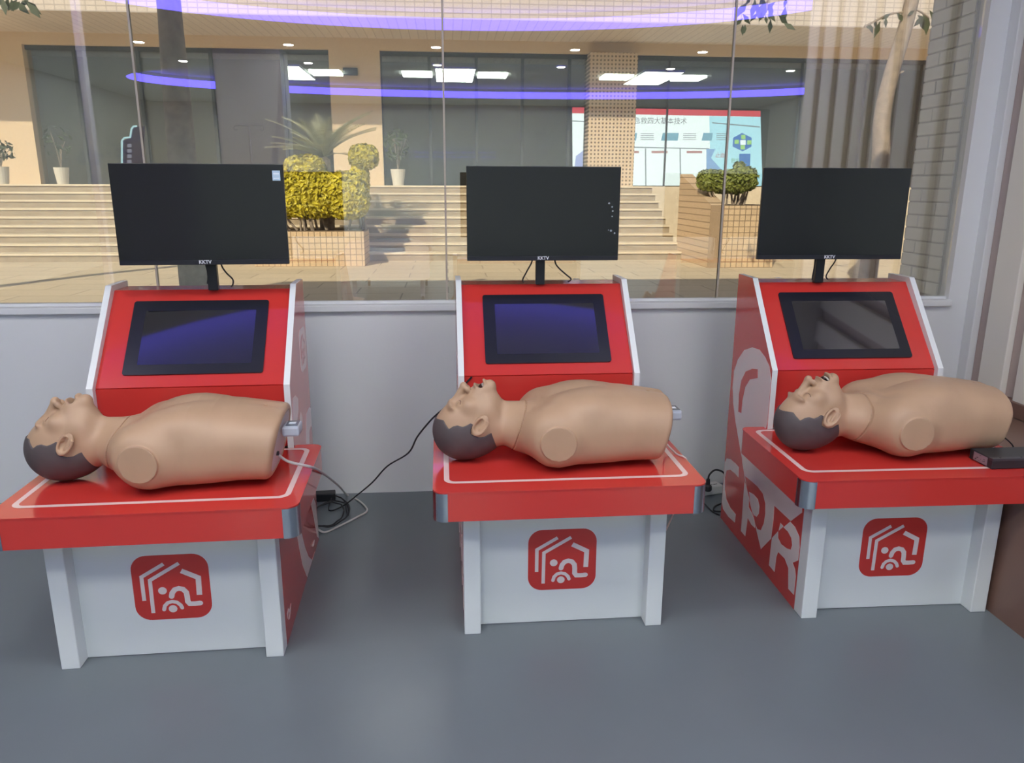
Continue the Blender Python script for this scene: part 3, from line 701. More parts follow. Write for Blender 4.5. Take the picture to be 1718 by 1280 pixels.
def make_manikin():
    t = obj('manikin', None)
    bo = obj('body', skin_me, t); ha = obj('hair', hair_me, t)
    m = MB()
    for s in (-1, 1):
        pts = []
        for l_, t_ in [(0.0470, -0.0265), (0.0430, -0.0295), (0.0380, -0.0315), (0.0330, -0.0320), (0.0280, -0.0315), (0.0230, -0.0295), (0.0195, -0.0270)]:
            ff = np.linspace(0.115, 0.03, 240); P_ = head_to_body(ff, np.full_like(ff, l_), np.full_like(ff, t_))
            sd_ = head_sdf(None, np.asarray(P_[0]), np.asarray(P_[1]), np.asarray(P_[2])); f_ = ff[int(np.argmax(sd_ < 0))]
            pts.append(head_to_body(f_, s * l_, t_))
        MB().tube(catmull(pts, 4), 0.0012, 5).build('crease_shade_line', M_crease_shade, bo)  # dark tube stands in for the shade in the closed-lid crease
    # mouth lining and teeth
    m = MB(); nu_, nv_ = 20, 9; vs_ = []
    for i in range(nv_ + 1):
        ph = math.pi - 0.02 - 1.17 * i / nv_
        for j in range(nu_):
            a = 2 * math.pi * j / nu_
            vs_.append(head_to_body(0.0930 + 0.0325 * math.cos(ph), 0.0268 * math.sin(ph) * math.cos(a), -0.1090 + 0.0112 * math.sin(ph) * math.sin(a)))
    m.add(vs_, [(i * nu_ + j, i * nu_ + (j + 1) % nu_, (i + 1) * nu_ + (j + 1) % nu_, (i + 1) * nu_ + j) for i in range(nv_) for j in range(nu_)]); m.build('mouth_lining', M_mouth, bo)
    MB().tube([head_to_body(*p) for p in [(0.074, -0.015, -0.1145), (0.082, -0.008, -0.1150), (0.0835, 0.0, -0.1150), (0.082, 0.008, -0.1150), (0.074, 0.015, -0.1145)]], 0.0030, 6).build('teeth', M_teeth, bo, smooth=True)
    # waist plate and control box
    tx = lambda z, off=0.0: 0.345 + (z - 0.20) * 0.2256 + off
    pl = [(y, z) for y, z in [(0.122 * math.copysign(abs(math.cos(a)) ** 0.7, math.cos(a)), 0.104 + 0.080 * math.copysign(abs(math.sin(a)) ** 0.75, math.sin(a))) for a in [2 * math.pi * k / 40 for k in range(40)]]]
    wp = MB().prism(pl, lambda y, z, d: (tx(z, d), y, z), -0.016, -0.003).build('waist_plate', M_endplate, t)
    MB().box(0.312, 0.3215, -0.050, -0.038, 0.070, 0.082, b=0.002).build('socket', M_shade_dark, wp)
    dv = MB().box(0.335, 0.385, -0.055, 0.015, 0.128, 0.160, b=0.007).build('control_box', M_device, t)
    MB().box(0.345, 0.380, -0.045, 0.005, 0.160, 0.1615).build('control_screen', M_devscr, dv)
    MB().box(0.352, 0.372, -0.030, -0.012, 0.1612, 0.1622).build('control_label', mat('label_pale', (0.7, 0.78, 0.85), 0.4), dv)
    return t
man0 = make_manikin()
mans = [man0, copy_tree(man0), copy_tree(man0)]
MPOS = [(0.0, 0.272, 0.0), (0.0, 0.275, 0.0), (0.015, 0.290, 0.05)]
MANL = ['half-body training manikin whose grey control box and white cable show at the waist',
        'half-body training manikin with open mouth, thin black wire behind its head',
        'half-body training manikin lying beside a flat black box']
for i, o in enumerate(mans):
    u, v, a = MPOS[i]; w = to_world(i, (u, v, ZT)); o.location = w + Vector((0, 0, 0.001)); o.rotation_euler = (0, 0, UX[i][2] + a)
    tag(o, MANL[i], 'manikin', 'manikins on the training tables')
# ================================================================== OUTDOORS
M_pave = tile_mat('pavement_stone', (0.78, 0.66, 0.48), (0.42, 0.34, 0.25), 1.2, 0.6, 0.8, 0.01, 0.5, 'XY')
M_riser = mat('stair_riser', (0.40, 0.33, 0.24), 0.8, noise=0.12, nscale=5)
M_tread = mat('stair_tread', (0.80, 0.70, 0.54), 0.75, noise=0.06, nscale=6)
M_beige = mat('render_beige', (0.74, 0.60, 0.43), 0.85, noise=0.05, nscale=20, bump=0.1)
M_tilew = tile_mat('facade_tile', (0.80, 0.72, 0.66), (0.55, 0.49, 0.46), 0.20, 0.10, 0.5, 0.012, 0.0, 'XZ', 0.04)
M_tilep = tile_mat('planter_tile', (0.76, 0.58, 0.38), (0.30, 0.22, 0.15), 0.10, 0.10, 0.5, 0.007, 0.0, 'XZ')
M_tiles = tile_mat('wall_course_tile', (0.80, 0.61, 0.42), (0.45, 0.33, 0.22), 2.0, 0.11, 0.5, 0.010, 0.0, 'YZ')
M_dark = mat('inner_room', (0.42, 0.38, 0.34), 0.6)
M_dglass = glass_mat('door_glass', 1.5, (0.80, 0.82, 0.82))
M_frame = mat('dark_frame', (0.035, 0.036, 0.04), 0.5)
M_bark = mat('bark', (0.40, 0.33, 0.27), 0.9, noise=0.25, nscale=14, bump=0.3)
M_leafy = mat('leaf_yellow_green', (0.66, 0.58, 0.05), 0.5, noise=0.45, nscale=9)
M_leafg = mat('leaf_green', (0.27, 0.32, 0.07), 0.5, noise=0.4, nscale=9)
M_leafd = mat('leaf_dark', (0.06, 0.085, 0.035), 0.55, noise=0.3, nscale=9)
M_leafc = mat('frond_green', (0.42, 0.43, 0.26), 0.5, noise=0.2, nscale=9)
M_pot = mat('pot_white', (0.72, 0.70, 0.64), 0.5)
M_soil = mat('soil', (0.10, 0.07, 0.05), 0.9)

struct(MB().box(-30, 34, WY + 0.11, 19.0, -0.15, 0.0).build('pavement', M_pave), 'sunlit stone pavement outside the window')

YS, RIS, TRD, NST = 14.75, 0.1525, 0.30, 9
XSR = ony(1194, 360, 13.2).x - 0.025
st = thing('staircase', 'wide outdoor stone staircase with pale treads rising to the building', 'staircase', (0, YS, 0))
for k in range(NST):
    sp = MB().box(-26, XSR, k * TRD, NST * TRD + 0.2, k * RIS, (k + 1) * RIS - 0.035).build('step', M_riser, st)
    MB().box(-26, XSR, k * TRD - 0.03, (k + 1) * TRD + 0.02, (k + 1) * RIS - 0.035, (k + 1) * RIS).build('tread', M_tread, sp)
ZL = NST * RIS; YF = 20.0; YO = 17.6
struct(MB().box(-30, 34, YS + NST * TRD, YF + 4, 0.0, ZL - 0.002).build('landing', M_tread), 'stone landing at the top of the stairs')

# building across the landing
bl = thing('building', 'beige building with a tiled upper storey and dark glass doors', 'building', (0, YF, ZL))
def fx(px, y=YF, py=210): return ony(px, py, y).x
ZB = 4.50 - ZL
WALLS = [(-900, 55, M_beige), (557, 641, M_beige), (1620, 2600, M_beige)]
for a, b, m in WALLS: MB().box(fx(a), fx(b), 0.0, 0.4, 0.0, ZB).build('wall', m, bl)
MB().box(fx(-900), fx(2600), 0.0, 0.4, ZB, 5.2 - ZL).build('lintel', M_beige, bl)
MB().box(-40, 44, YO - YF, 6.0, 4.76 - ZL, 10.0 - ZL).build('upper_storey', M_tilew, bl)
MB().box(-40, 44, 3.6, 3.8, 0.0, ZB + 0.6).build('inner_wall', M_dark, bl)
# perforated column
mh = bpy.data.materials.new('perforated_plate'); mh.use_nodes = True; nt = mh.node_tree; bs = nt.nodes['Principled BSDF']; bs.inputs['Roughness'].default_value = 0.7
tc = nt.nodes.new('ShaderNodeTexCoord'); vm = nt.nodes.new('ShaderNodeVectorMath'); vm.operation = 'SCALE'; vm.inputs['Scale'].default_value = 11.0
fr_ = nt.nodes.new('ShaderNodeVectorMath'); fr_.operation = 'FRACTION'; sb = nt.nodes.new('ShaderNodeVectorMath'); sb.operation = 'SUBTRACT'; sb.inputs[1].default_value = (0.5, 0.5, 0.5)
ml = nt.nodes.new('ShaderNodeVectorMath'); ml.operation = 'MULTIPLY'; ml.inputs[1].default_value = (1, 0, 1); ln = nt.nodes.new('ShaderNodeVectorMath'); ln.operation = 'LENGTH'
lt = nt.nodes.new('ShaderNodeMath'); lt.operation = 'LESS_THAN'; lt.inputs[1].default_value = 0.27
mxc = nt.nodes.new('ShaderNodeMix'); mxc.data_type = 'RGBA'; mxc.inputs[6].default_value = (0.72, 0.58, 0.42, 1); mxc.inputs[7].default_value = (0.20, 0.15, 0.11, 1)
nt.links.new(tc.outputs['Object'], vm.inputs[0]); nt.links.new(vm.outputs[0], fr_.inputs[0]); nt.links.new(fr_.outputs[0], sb.inputs[0]); nt.links.new(sb.outputs[0], ml.inputs[0]); nt.links.new(ml.outputs[0], ln.inputs[0])
nt.links.new(ln.outputs['Value'], lt.inputs[0]); nt.links.new(lt.outputs[0], mxc.inputs[0]); nt.links.new(mxc.outputs[2], bs.inputs['Base Color'])
MB().box(fx(984), fx(1062), -0.25, 0.4, 0.0, ZB).build('perforated_column', mh, bl)
MB().box(fx(580), fx(604), -0.06, 0.0, 2.55, 2.72).build('wall_lamp', M_frame, bl)
for a, b, mull in ((55, 475, (135, 240, 360)), (475, 557, (478,)), (641, 984, (641, 722, 800, 877, 955)), (1062, 1620, (1066, 1121, 1342, 1450, 1540))):
    MB().box(fx(a), fx(b), 0.20, 0.24, 0.0, ZB).build('glass_door', M_dglass, bl)
    MB().box(fx(a), fx(b), 0.12, 0.20, ZB - 0.10, ZB).build('door_head', M_frame, bl)
    mw = 0.035 if a != 1062 else 0.014
    for p in mull: MB().box(fx(p) - mw, fx(p) + mw, 0.10, 0.20, 0.0, ZB).build('mullion', M_frame, bl)

# ---- foliage helpers
def leaf_cloud(rng, sampler, n, size, aspect=0.5):
    V = []; Fc = []
    for _ in range(n):
        p, nrm = sampler(rng); nrm = (nrm + Vector((rng.uniform(-1, 1), rng.uniform(-1, 1), rng.uniform(-0.6, 1))) * 0.75).normalized()
        t = nrm.orthogonal().normalized(); t = Matrix.Rotation(rng.uniform(0, 6.28), 3, nrm) @ t; b = nrm.cross(t); s = size * rng.uniform(0.6, 1.3)
        o = len(V); V += [p - t * s, p + b * s * aspect + nrm * s * 0.15, p + t * s, p - b * s * aspect + nrm * s * 0.15]; Fc.append((o, o + 1, o + 2, o + 3))
    return V, Fc
def ell_sampler(blobs):
    ws = [a[1][0] * a[1][1] + a[1][1] * a[1][2] + a[1][0] * a[1][2] for a in blobs]
    def f(rng):
        c, r = rng.choices(blobs, ws)[0]; d = Vector((rng.gauss(0, 1), rng.gauss(0, 1), rng.gauss(0, 1))).normalized(); k = rng.uniform(0.86, 1.05)
        e = 0.8
        d2 = Vector([math.copysign(abs(q) ** e, q) for q in d])
        return Vector(c) + Vector((d2.x * r[0], d2.y * r[1], d2.z * r[2])) * k, Vector((d.x / r[0], d.y / r[1], d.z / r[2])).normalized()
    return f
def core(blobs, k=0.86):
    m = MB()
    for c, r in blobs:
        vs = []; fs = []; nu, nv = 14, 8
        for i in range(nv + 1):
            for j in range(nu):
                a = math.pi * i / nv; b = 2 * math.pi * j / nu; d = (math.sin(a) * math.cos(b), math.sin(a) * math.sin(b), math.cos(a))
                vs.append(tuple(c[q] + math.copysign(abs(d[q]) ** 0.8, d[q]) * r[q] * k for q in range(3)))
        for i in range(nv):
            for j in range(nu): fs.append((i * nu + j, i * nu + (j + 1) % nu, (i + 1) * nu + (j + 1) % nu, (i + 1) * nu + j))
        m.add(vs, fs)
    return m
def bush(name, label, base, blobs, n, size, lm, stems, seed):
    t = thing(name, label, 'shrub', base); rng = random.Random(seed)
    core(blobs).build('inner_twigs', lm, t)
    V, Fc = leaf_cloud(rng, ell_sampler(blobs), n, size); tag(MB().add(V, Fc).build('foliage', lm, t), kind='stuff')
    m = MB()
    for _ in range(stems):
        c, r = rng.choice(blobs); x, y = rng.uniform(-0.6, 0.6) * r[0] + c[0], rng.uniform(-0.5, 0.5) * r[1] + c[1]
        m.tube([(x * 0.7, y * 0.7, 0), ((x + c[0]) / 2, y, c[2] * 0.5), (x, y, c[2])], [0.022, 0.016, 0.010], 6)
    m.build('stems', M_bark, t); return t
def PZ(px, py, y): return ony(px, py, y).z
def PX(px, py, y): return ony(px, py, y).x

# left planter with clipped hedge, ball shrub and cycad
YP0, YP1, ZP = 13.75, 14.70, 0.60
x0, x1 = PX(425, 415, YP0), PX(611, 415, YP0)
pl = thing('planter', 'long tiled planter holding the yellow-green hedge', 'planter', ((x0 + x1) / 2, YP0, 0)); w_ = (x1 - x0) / 2
MB().box(-w_, w_, 0, YP1 - YP0, 0, ZP - 0.03).build('box', M_tilep, pl)
MB().box(-w_ + 0.06, w_ - 0.06, 0.06, YP1 - YP0 - 0.06, ZP - 0.03, ZP).build('soil', M_soil, pl)
for a, b, c, d in ((-w_, w_, 0, 0.06), (-w_, w_, YP1 - YP0 - 0.06, YP1 - YP0)): MB().box(a, b, c, d, ZP - 0.03, ZP + 0.005).build('rim', M_tilep, pl)
yh = 14.1
def blob(pxc, pyc, rx, rz, y, ry, base):
    return ((PX(pxc, pyc, y) - base[0], y - base[1], PZ(pxc, pyc, y) - base[2]), (rx, ry, rz))
base = (PX(545, 380, yh), yh, ZP)
bush('hedge', 'clipped yellow-green hedge in the long tiled planter', base,
     [blob(520, 326, 0.58, 0.40, yh, 0.36, base), blob(582, 328, 0.38, 0.40, yh, 0.36, base), blob(512, 286, 0.34, 0.26, yh, 0.28, base), blob(470, 330, 0.4, 0.36, yh, 0.32, base)], 12000, 0.048, M_leafy, 14, 3)
base = (PX(612, 380, yh + 0.35), yh + 0.35, ZP)
bush('ball_shrub', 'small round clipped shrub behind the yellow-green hedge', base, [blob(610, 263, 0.25, 0.21, yh + 0.35, 0.24, base), blob(604, 300, 0.16, 0.3, yh + 0.35, 0.16, base)], 2600, 0.045, M_leafy, 4, 4)
cy = thing('cycad', 'spiky cycad palm with grey-green fronds above the hedge', 'palm', (PX(545, 300, 14.45), 14.45, ZP)); zc = PZ(545, 268, 14.45) - ZP
MB().lathe([(0.13, 0.0), (0.15, zc * 0.5), (0.11, zc), (0.03, zc + 0.06)], seg=14).build('trunk', M_bark, cy)
rng = random.Random(11)
for k in range(30):
    a = 2 * math.pi * k / 30 * 3.82; el = rng.uniform(0.35, 1.45); L = rng.uniform(0.85, 1.15); pts = []
    for q in range(9):
        s = q / 8; r_ = L * s * math.cos(el * (1 - 0.55 * s)); z_ = L * s * math.sin(el) - 0.28 * L * s * s
        pts.append(Vector((r_ * math.cos(a), r_ * math.sin(a), zc + 0.03 + z_)))
    m = MB(); m.tube(pts, [0.009 * (1 - 0.8 * q / 8) for q in range(9)], 4)
    for q in range(2, 36):
        s = q / 36 * 8; i = min(7, int(s)); p = pts[i].lerp(pts[i + 1], s - i); tg = (pts[i + 1] - pts[i]).normalized(); sd = tg.cross(Vector((0, 0, 1))).normalized(); l_ = 0.17 * math.sin(math.pi * (0.12 + 0.85 * q / 36))
        for sg in (-1, 1):
            tip = p + sd * sg * l_ + tg * l_ * 0.55 + Vector((0, 0, 0.03)); m.add([p - tg * 0.010, p + tg * 0.012, tip], [(0, 1, 2)])
    m.build('frond', M_leafc, cy)

# right planter with sloping stair cheek wall
YQ = 13.2; xq = PX(1194, 360, YQ); zq = PZ(1230, 345, YQ)
rp_ = thing('planter', 'tiled planter with a sloping cheek wall beside the stairs', 'planter', (xq, YQ, 0))
MB().box(0.2, 1.15, 0.01, 1.0, 0, zq).build('box', M_tilep, rp_)
MB().box(0.23, 1.08, 0.08, 0.92, zq, zq + 0.005).build('soil', M_soil, rp_)
yb = onx(1143, 292, xq); d_ = min(yb.y - YQ, 5.0)
MB().prism([(0, 0), (d_, 0), (d_, onx(1143, 292, xq).z), (0.02, zq + 0.02), (0, zq)], lambda a, b, c: (c, a, b), -0.02, 0.22).build('cheek_wall', M_tiles, rp_)
base = (PX(1228, 340, YQ + 0.5), YQ + 0.5, zq)
bush('shrub', 'round green shrub with bare stems in the cheek-wall planter', base, [blob(1222, 305, 0.40, 0.20, YQ + 0.5, 0.36, base), blob(1250, 300, 0.20, 0.2, YQ + 0.5, 0.25, base), blob(1240, 283, 0.10, 0.12, YQ + 0.5, 0.1, base), blob(1192, 302, 0.22, 0.18, YQ + 0.5, 0.25, base)], 4000, 0.040, M_leafg, 16, 5)

# potted plants on the landing
for pxp, w, hpl, seed, lb in ((668, 0.17, 0.75, 21, 'white pot with a leafy plant standing beside the dark glass doors'), (105, 0.16, 0.8, 22, 'pale pot with a tall thin-stemmed plant on the landing near the beige wall'), (4, 0.16, 0.45, 23, 'low pot with spiky leaves in front of the beige sunlit wall')):
    yp = 18.6 if pxp != 4 else 18.0; t = thing('potted_plant', lb, 'potted plant', (PX(pxp, 300, yp), yp, ZL), 0, 'potted plants on the landing'); rng = random.Random(seed)
    MB().lathe([(w * 0.72, 0), (w, 0.36), (w * 0.9, 0.36), (w * 0.86, 0.32)], seg=18).build('pot', M_pot, t)
    m = MB()
    for k in range(9 if pxp != 105 else 4):
        a = rng.uniform(0, 6.28); r_ = rng.uniform(0.05, 0.28); m.tube([(0, 0, 0.32), (r_ * 0.4 * math.cos(a), r_ * 0.4 * math.sin(a), 0.34 + hpl * 0.5), (r_ * math.cos(a), r_ * math.sin(a), 0.34 + hpl * rng.uniform(0.6, 1))], 0.008, 5)
    m.build('stems', M_bark, t)
    V, Fc = leaf_cloud(rng, ell_sampler([((0, 0, 0.40 + hpl * 0.65), (0.27, 0.27, hpl * 0.45))]), 90 if pxp != 105 else 30, 0.085, 0.4); tag(MB().add(V, Fc).build('leaves', M_leafd, t), kind='stuff')

# trees
def tree(label, y, path, rad, twigs, seed, lm, lsize=0.12):
    b = ony(*path[0], y); b = Vector((b.x, y, 0)); t = thing('tree', label, 'tree', b); rng = random.Random(seed)
    pts = [Vector((0, 0, -0.02))] + [ony(px, py, y) - b for px, py in path]; top = pts[-1]
    pts += [top + (top - pts[-2]) * 0.8 + Vector((0, 0, 1.0))]
    n = len(pts); MB().tube(catmull(pts, 6), [rad * (1.15 - 0.45 * k / (6 * (n - 1))) for k in range(6 * (n - 1) + 1)], 14).build('trunk', M_bark, t, smooth=True)
    for tw, lv in twigs:
        q = [ony(px, py, y) - b for px, py in tw]; bo = MB().tube(catmull(q, 4), [0.018] + [0.012] * (4 * (len(q) - 1)), 6).build('branch', M_bark, t)
        V = []; Fc = []
        for px, py in lv:
            p = ony(px, py, y + rng.uniform(-0.15, 0.15)) - b; a = rng.uniform(-2.6, -0.5); d = Vector((math.cos(a), rng.uniform(-0.4, 0.4), math.sin(a))).normalized(); s = Vector((-d.z, 0, d.x)); o = len(V); L = lsize * rng.uniform(0.7, 1.3)
            V += [p, p + d * L * 0.5 + s * L * 0.2, p + d * L, p + d * L * 0.5 - s * L * 0.2]; Fc.append((o, o + 1, o + 2, o + 3))
        MB().add(V, Fc).build('leaves', lm, bo)
    return t
rng = random.Random(5)
tree('straight grey tree trunk standing behind the monitor with the sticker', 6.5, [(309, 300), (293, 120), (281, -20)], 0.105, [], 1, M_leafd)
tree('pale sunlit tree trunk with broken side branch and hanging leaves', 9.5, [(1476, 290), (1480, 200), (1494, 130), (1530, 0)], 0.10,
     [([(1494, 135), (1505, 125), (1516, 120)], []), ([(1520, 20), (1490, 25), (1450, 45)], [(1450 + 9 * k, 40 - 3 * k + rng.randint(-3, 4)) for k in range(7)]),
      ([(1524, 10), (1545, 20), (1558, 30)], [(1535 + 4 * k, 14 + rng.randint(0, 20)) for k in range(7)]),
      ([(1530, -30), (1400, -30), (1300, -10), (1285, 20)], [(1245 + rng.randint(0, 75), rng.randint(-5, 45)) for k in range(34)])], 2, M_leafd, 0.15)
tree('slender tree whose dark leaves hang in front of the beige wall', 11.0, [(-60, 320), (-55, 150), (-50, -20)], 0.12,
     [([(-50, -10), (10, -8), (52, -4)], [(4 + 5 * k, -6 + rng.randint(0, 8)) for k in range(10)])], 3, M_leafd, 0.2)

# white brick pier just outside the window
M_brick = mat('pale_brick', (0.78, 0.80, 0.75), 0.7, noise=0.05, nscale=12, bump=0.15)
M_mortar = mat('mortar', (0.42, 0.43, 0.42), 0.85)
XB, YB0, YB1 = 2.285, WY + 0.055, 3.765
wp_ = struct(MB().box(XB + 0.006, XB + 0.45, YB0, YB1 - 0.004, 0.86, ZC).build('wall_brick', M_mortar), 'pale grey brick pier outside the glass')
BH, BL = 0.0615, 0.235; z = 0.875; row = 0; bmesh_cache = {}
while z < ZC - 0.05:
    edges = [YB0]; e = YB1 - (0.105 if row % 2 else 0.2275)
    while e > YB0 + 0.02: edges.append(e); e -= BL
    edges = sorted(edges) + [YB1]
    for a, b in zip(edges[:-1], edges[1:]):
        L = round(b - a - 0.008, 4)
        if L < 0.015: continue
        if L not in bmesh_cache:
            o = MB().box(0, 0.05, 0, L, 0, BH - 0.008, b=0.0025).build('brick', M_brick, wp_); bmesh_cache[L] = o.data
        else: o = obj('brick', bmesh_cache[L], wp_)
        o.location = (XB + random.uniform(-0.001, 0.001), a + 0.004, z + 0.004)
    z += BH; row += 1
# ================================================================== SMALL THINGS ON AND AROUND THE CONSOLES
def fl(px, py, z=0.0): return onz(px, py, z)
# grey cable of the left manikin
w0 = to_world(0, (0.314, 0.272 - 0.044, ZT + 0.077)); tabz = lambda px, py: onz(px, py, ZT + 0.006)
P1 = to_world(0, (HW + 0.006, 0.285, ZT + 0.006)); P2 = fl(582, 830, 0.006)
pts = [w0, to_world(0, (0.345, 0.24, ZT + 0.045)), P1, P1.lerp(P2, 0.3) + Vector((0, 0, 0.01)), P1.lerp(P2, 0.7) + Vector((0, 0, 0.01)), P2, fl(602, 840, 0.006), fl(616, 856, 0.006), fl(598, 868, 0.006), fl(570, 882, 0.006), fl(545, 893, 0.006), fl(530, 888, 0.02), to_world(0, (UA + 0.004, 0.72, 0.06))]
tag(MB().tube(catmull(pts, 6), 0.0042, 8).build('cable', M_gcable, None, smooth=True), 'light grey cable hanging from a manikin waist down to the floor', 'cable')
# black adapter with coil on the floor
pa = fl(546, 838)
ad = thing('power_adapter', 'black power adapter lying on the floor by the low wall', 'adapter', (pa.x, pa.y, 0), 0.1)
MB().box(-0.045, 0.045, -0.025, 0.025, 0.0, 0.036, b=0.004).build('case', M_blackp, ad)
MB().box(0.02, 0.0455, -0.018, 0.018, 0.008, 0.028).build('rating_label', mat('label_dim', (0.12, 0.12, 0.13), 0.5), ad)
c0 = fl(556, 868)
coil = []
for k in range(46):
    a = k / 46 * 2 * math.pi * 2.2; r_ = 0.085 + 0.02 * math.sin(a * 0.7); coil.append(Vector((c0.x + r_ * math.cos(a) * 0.8, c0.y + r_ * math.sin(a) * 1.5, 0.006 + 0.004 * (k % 3 == 0) + 0.0006 * k)))
coil = [Vector((pa.x + 0.04, pa.y, 0.02)), Vector((pa.x + 0.09, pa.y - 0.05, 0.015))] + coil
tag(MB().tube(catmull(coil, 3), 0.0035, 6).build('coiled_cable', M_cable, None, smooth=True), 'thin black cable coiled in loops on the floor near the adapter', 'cable')
# black cable rising to the middle table
pts = [Vector((pa.x + 0.03, pa.y - 0.01, 0.016)), fl(552, 856, 0.012), fl(575, 849, 0.012), ony(600, 830, 3.10), ony(625, 809, 3.0), ony(650, 782, 2.9), ony(685, 760, 2.8), ony(700, 733, 2.75), ony(720, 708, 2.70), ony(733, 695, 2.66), ony(745, 685, 2.62), ony(762, 668, 2.60), ony(770, 656, 2.585), to_world(1, (-0.27, 0.517, 0.735))]
tag(MB().tube(catmull(pts, 6), 0.0032, 6).build('cable', M_cable, None, smooth=True), 'thin black wire rising from the floor to the middle console', 'cable')
# power strip with plug
q = fl(1186, 832); ps = thing('power_strip', 'white power strip with a black plug on the floor', 'power strip', (q.x, q.y, 0), 0.25)
MB().box(-0.16, 0.085, 0.0, 0.06, 0.0, 0.042, b=0.005).build('housing', mat('strip_white', (0.78, 0.79, 0.76), 0.4), ps)
for k in range(3): MB().box(-0.12 + k * 0.07, -0.10 + k * 0.07, 0.02, 0.024, 0.0422, 0.0428).build('socket_slot_shade', M_shade_dark, ps)  # dark sheets in place of the shade inside socket holes
MB().box(0.045, 0.065, 0.02, 0.024, 0.0422, 0.0428).build('socket_slot_shade', M_shade_dark, ps)
pq = fl(1187, 822, 0.045)
pg = thing('plug', 'black round plug standing in the white power strip', 'plug', (pq.x, pq.y, 0.043))
MB().lathe([(0.017, 0), (0.019, 0.006), (0.018, 0.022), (0.010, 0.030), (0.008, 0.055), (0.0055, 0.056)], seg=16).build('body', M_cable, pg)
cpts = [Vector((0, 0, 0.05)), Vector((0.004, 0, 0.075)), Vector((0.03, 0.005, 0.095)), Vector((0.065, 0.01, 0.085)), Vector((0.085, 0.015, 0.06)), Vector((0.10, 0.03, 0.02))]
MB().tube(catmull(cpts, 6), 0.0042, 8).build('cord', M_cable, pg, smooth=True)
pts = [fl(1182, 845, 0.004), fl(1195, 858, 0.004), fl(1207, 864, 0.004), to_world(2, (-UA - 0.01, 0.93, 0.004))]
tag(MB().tube(catmull(pts, 6), 0.003, 6).build('cable', M_cable, None, smooth=True), 'thin black cable on the floor in front of the white power strip', 'cable')
pts = [fl(1209, 845, 0.004), fl(1199, 850, 0.004), fl(1198, 857, 0.004), fl(1210, 858, 0.004)]
tag(MB().tube(catmull(pts, 6), 0.0038, 6).build('cable', M_cable, None, smooth=True), 'short black cable loop beside the lettered console side', 'cable')
# black box on the right table
a = onz(1663, 788, ZT); b = onz(1642, 774, ZT)
bx = thing('power_box', 'flat black metal box on the table edge beside a manikin', 'box', (a.x, a.y, ZT + 0.0008), UX[2][2] + 0.02)
MB().box(0.0, 0.215, 0.0, 0.105, 0.0, 0.034, b=0.0025).build('case', mat('black_metal', (0.022, 0.024, 0.028), 0.4), bx)
MB().box(-0.0004, 0.215, -0.0006, 0.016, 0.026, 0.0346, b=0.001).build('lid_lip', mat('black_metal2', (0.05, 0.05, 0.058), 0.4), bx)
MB().box(-0.0008, 0.0, 0.022, 0.085, 0.004, 0.030).build('rating_label', mat('label_mauve', (0.26, 0.21, 0.24), 0.5), bx)
m = MB()
rng = random.Random(9)
for k in range(16): yy = rng.uniform(0.026, 0.078); zz = rng.uniform(0.007, 0.027); m.box(-0.0012, -0.0008, yy, yy + rng.uniform(0.002, 0.008), zz, zz + 0.0012)
m.build('label_print', M_shade_dark, bx)
for yy in (0.03, 0.10): MB().lathe([(0.003, 0), (0.003, 0.0012)], c=(yy, 0.008, 0.0346), seg=10).build('screw', M_shade_dark, bx)
wq = [to_world(2, (0.36, 0.30, ZT + 0.07)), onz(1690, 738, ZT + 0.03), onz(1701, 752, ZT + 0.004), to_world(2, (0.35, 0.14, ZT + 0.012))]
tag(MB().tube(catmull(wq, 6), 0.0022, 6).build('cable', M_cable, None, smooth=True), 'thin black wire from a manikin waist to the flat black box', 'cable')
wq = [to_world(1, (0.345, 0.26, ZT + 0.07)), to_world(1, (0.36, 0.30, ZT + 0.03)), to_world(1, (0.385, 0.26, ZT + 0.004)), to_world(1, (HW + 0.006, 0.22, ZT - 0.01)), to_world(1, (HW + 0.004, 0.24, 0.40)), to_world(1, (HW - 0.01, 0.5, 0.05)), to_world(1, (HW - 0.01, 0.7, 0.006))]
tag(MB().tube(catmull(wq, 6), 0.0028, 6).build('cable', mat('pink_clear_cable', (0.75, 0.62, 0.58), 0.3), None, smooth=True), 'thin pale cable hanging off the middle table', 'cable')

# ================================================================== THE ROOM BEHIND, SEEN MIRRORED IN THE GLASS
def RP(px, py, D): p = ony(px, py, D); return Vector((p.x, 2 * WY - D, p.z))
# lit picture wall inside the building across the landing
D = 21.8
def RP0(px, py, D): return ony(px, py, D)
scr = RP0(960, 182, D); e1 = RP0(1276, 352, D)
ls = thing('picture_wall', 'large lit display wall with red band, white panels and blue hexagon', 'display', (scr.x, scr.y, ZL))
wS = e1.x - scr.x
MB().box(-0.04, wS + 0.04, 0.01, 0.12, 0.0, scr.z - ZL + 0.04).build('frame', M_frame, ls)
def em(n, c, k=1.0): return emat(n, c, SCREEN_L * k)
def area(name, quad, m, off):
    P = [RP0(px, py, D) - Vector((scr.x, scr.y, ZL)) for px, py in quad]
    return MB().add([(p.x, -off, max(p.z, 0.02)) for p in P], [tuple(range(len(P)))]).build(name, m, ls)
W_ = em('scr_white', (0.92, 1.0, 0.98)); B_l = em('scr_sky', (0.50, 0.85, 0.95), 0.9); RD = em('scr_red', (0.85, 0.10, 0.12), 0.75); BL_ = em('scr_blue', (0.10, 0.28, 0.70), 0.7); GR = em('scr_green', (0.45, 0.80, 0.25), 0.8); GY = em('scr_grey', (0.40, 0.45, 0.48), 0.6); TX = em('scr_text', (0.28, 0.30, 0.33), 0.4)
area('header_band', [(960, 180), (1276, 186), (1276, 196), (960, 190)], RD, 0.002)
area('page', [(960, 190), (1276, 196), (1276, 352), (960, 352)], W_, 0.0)
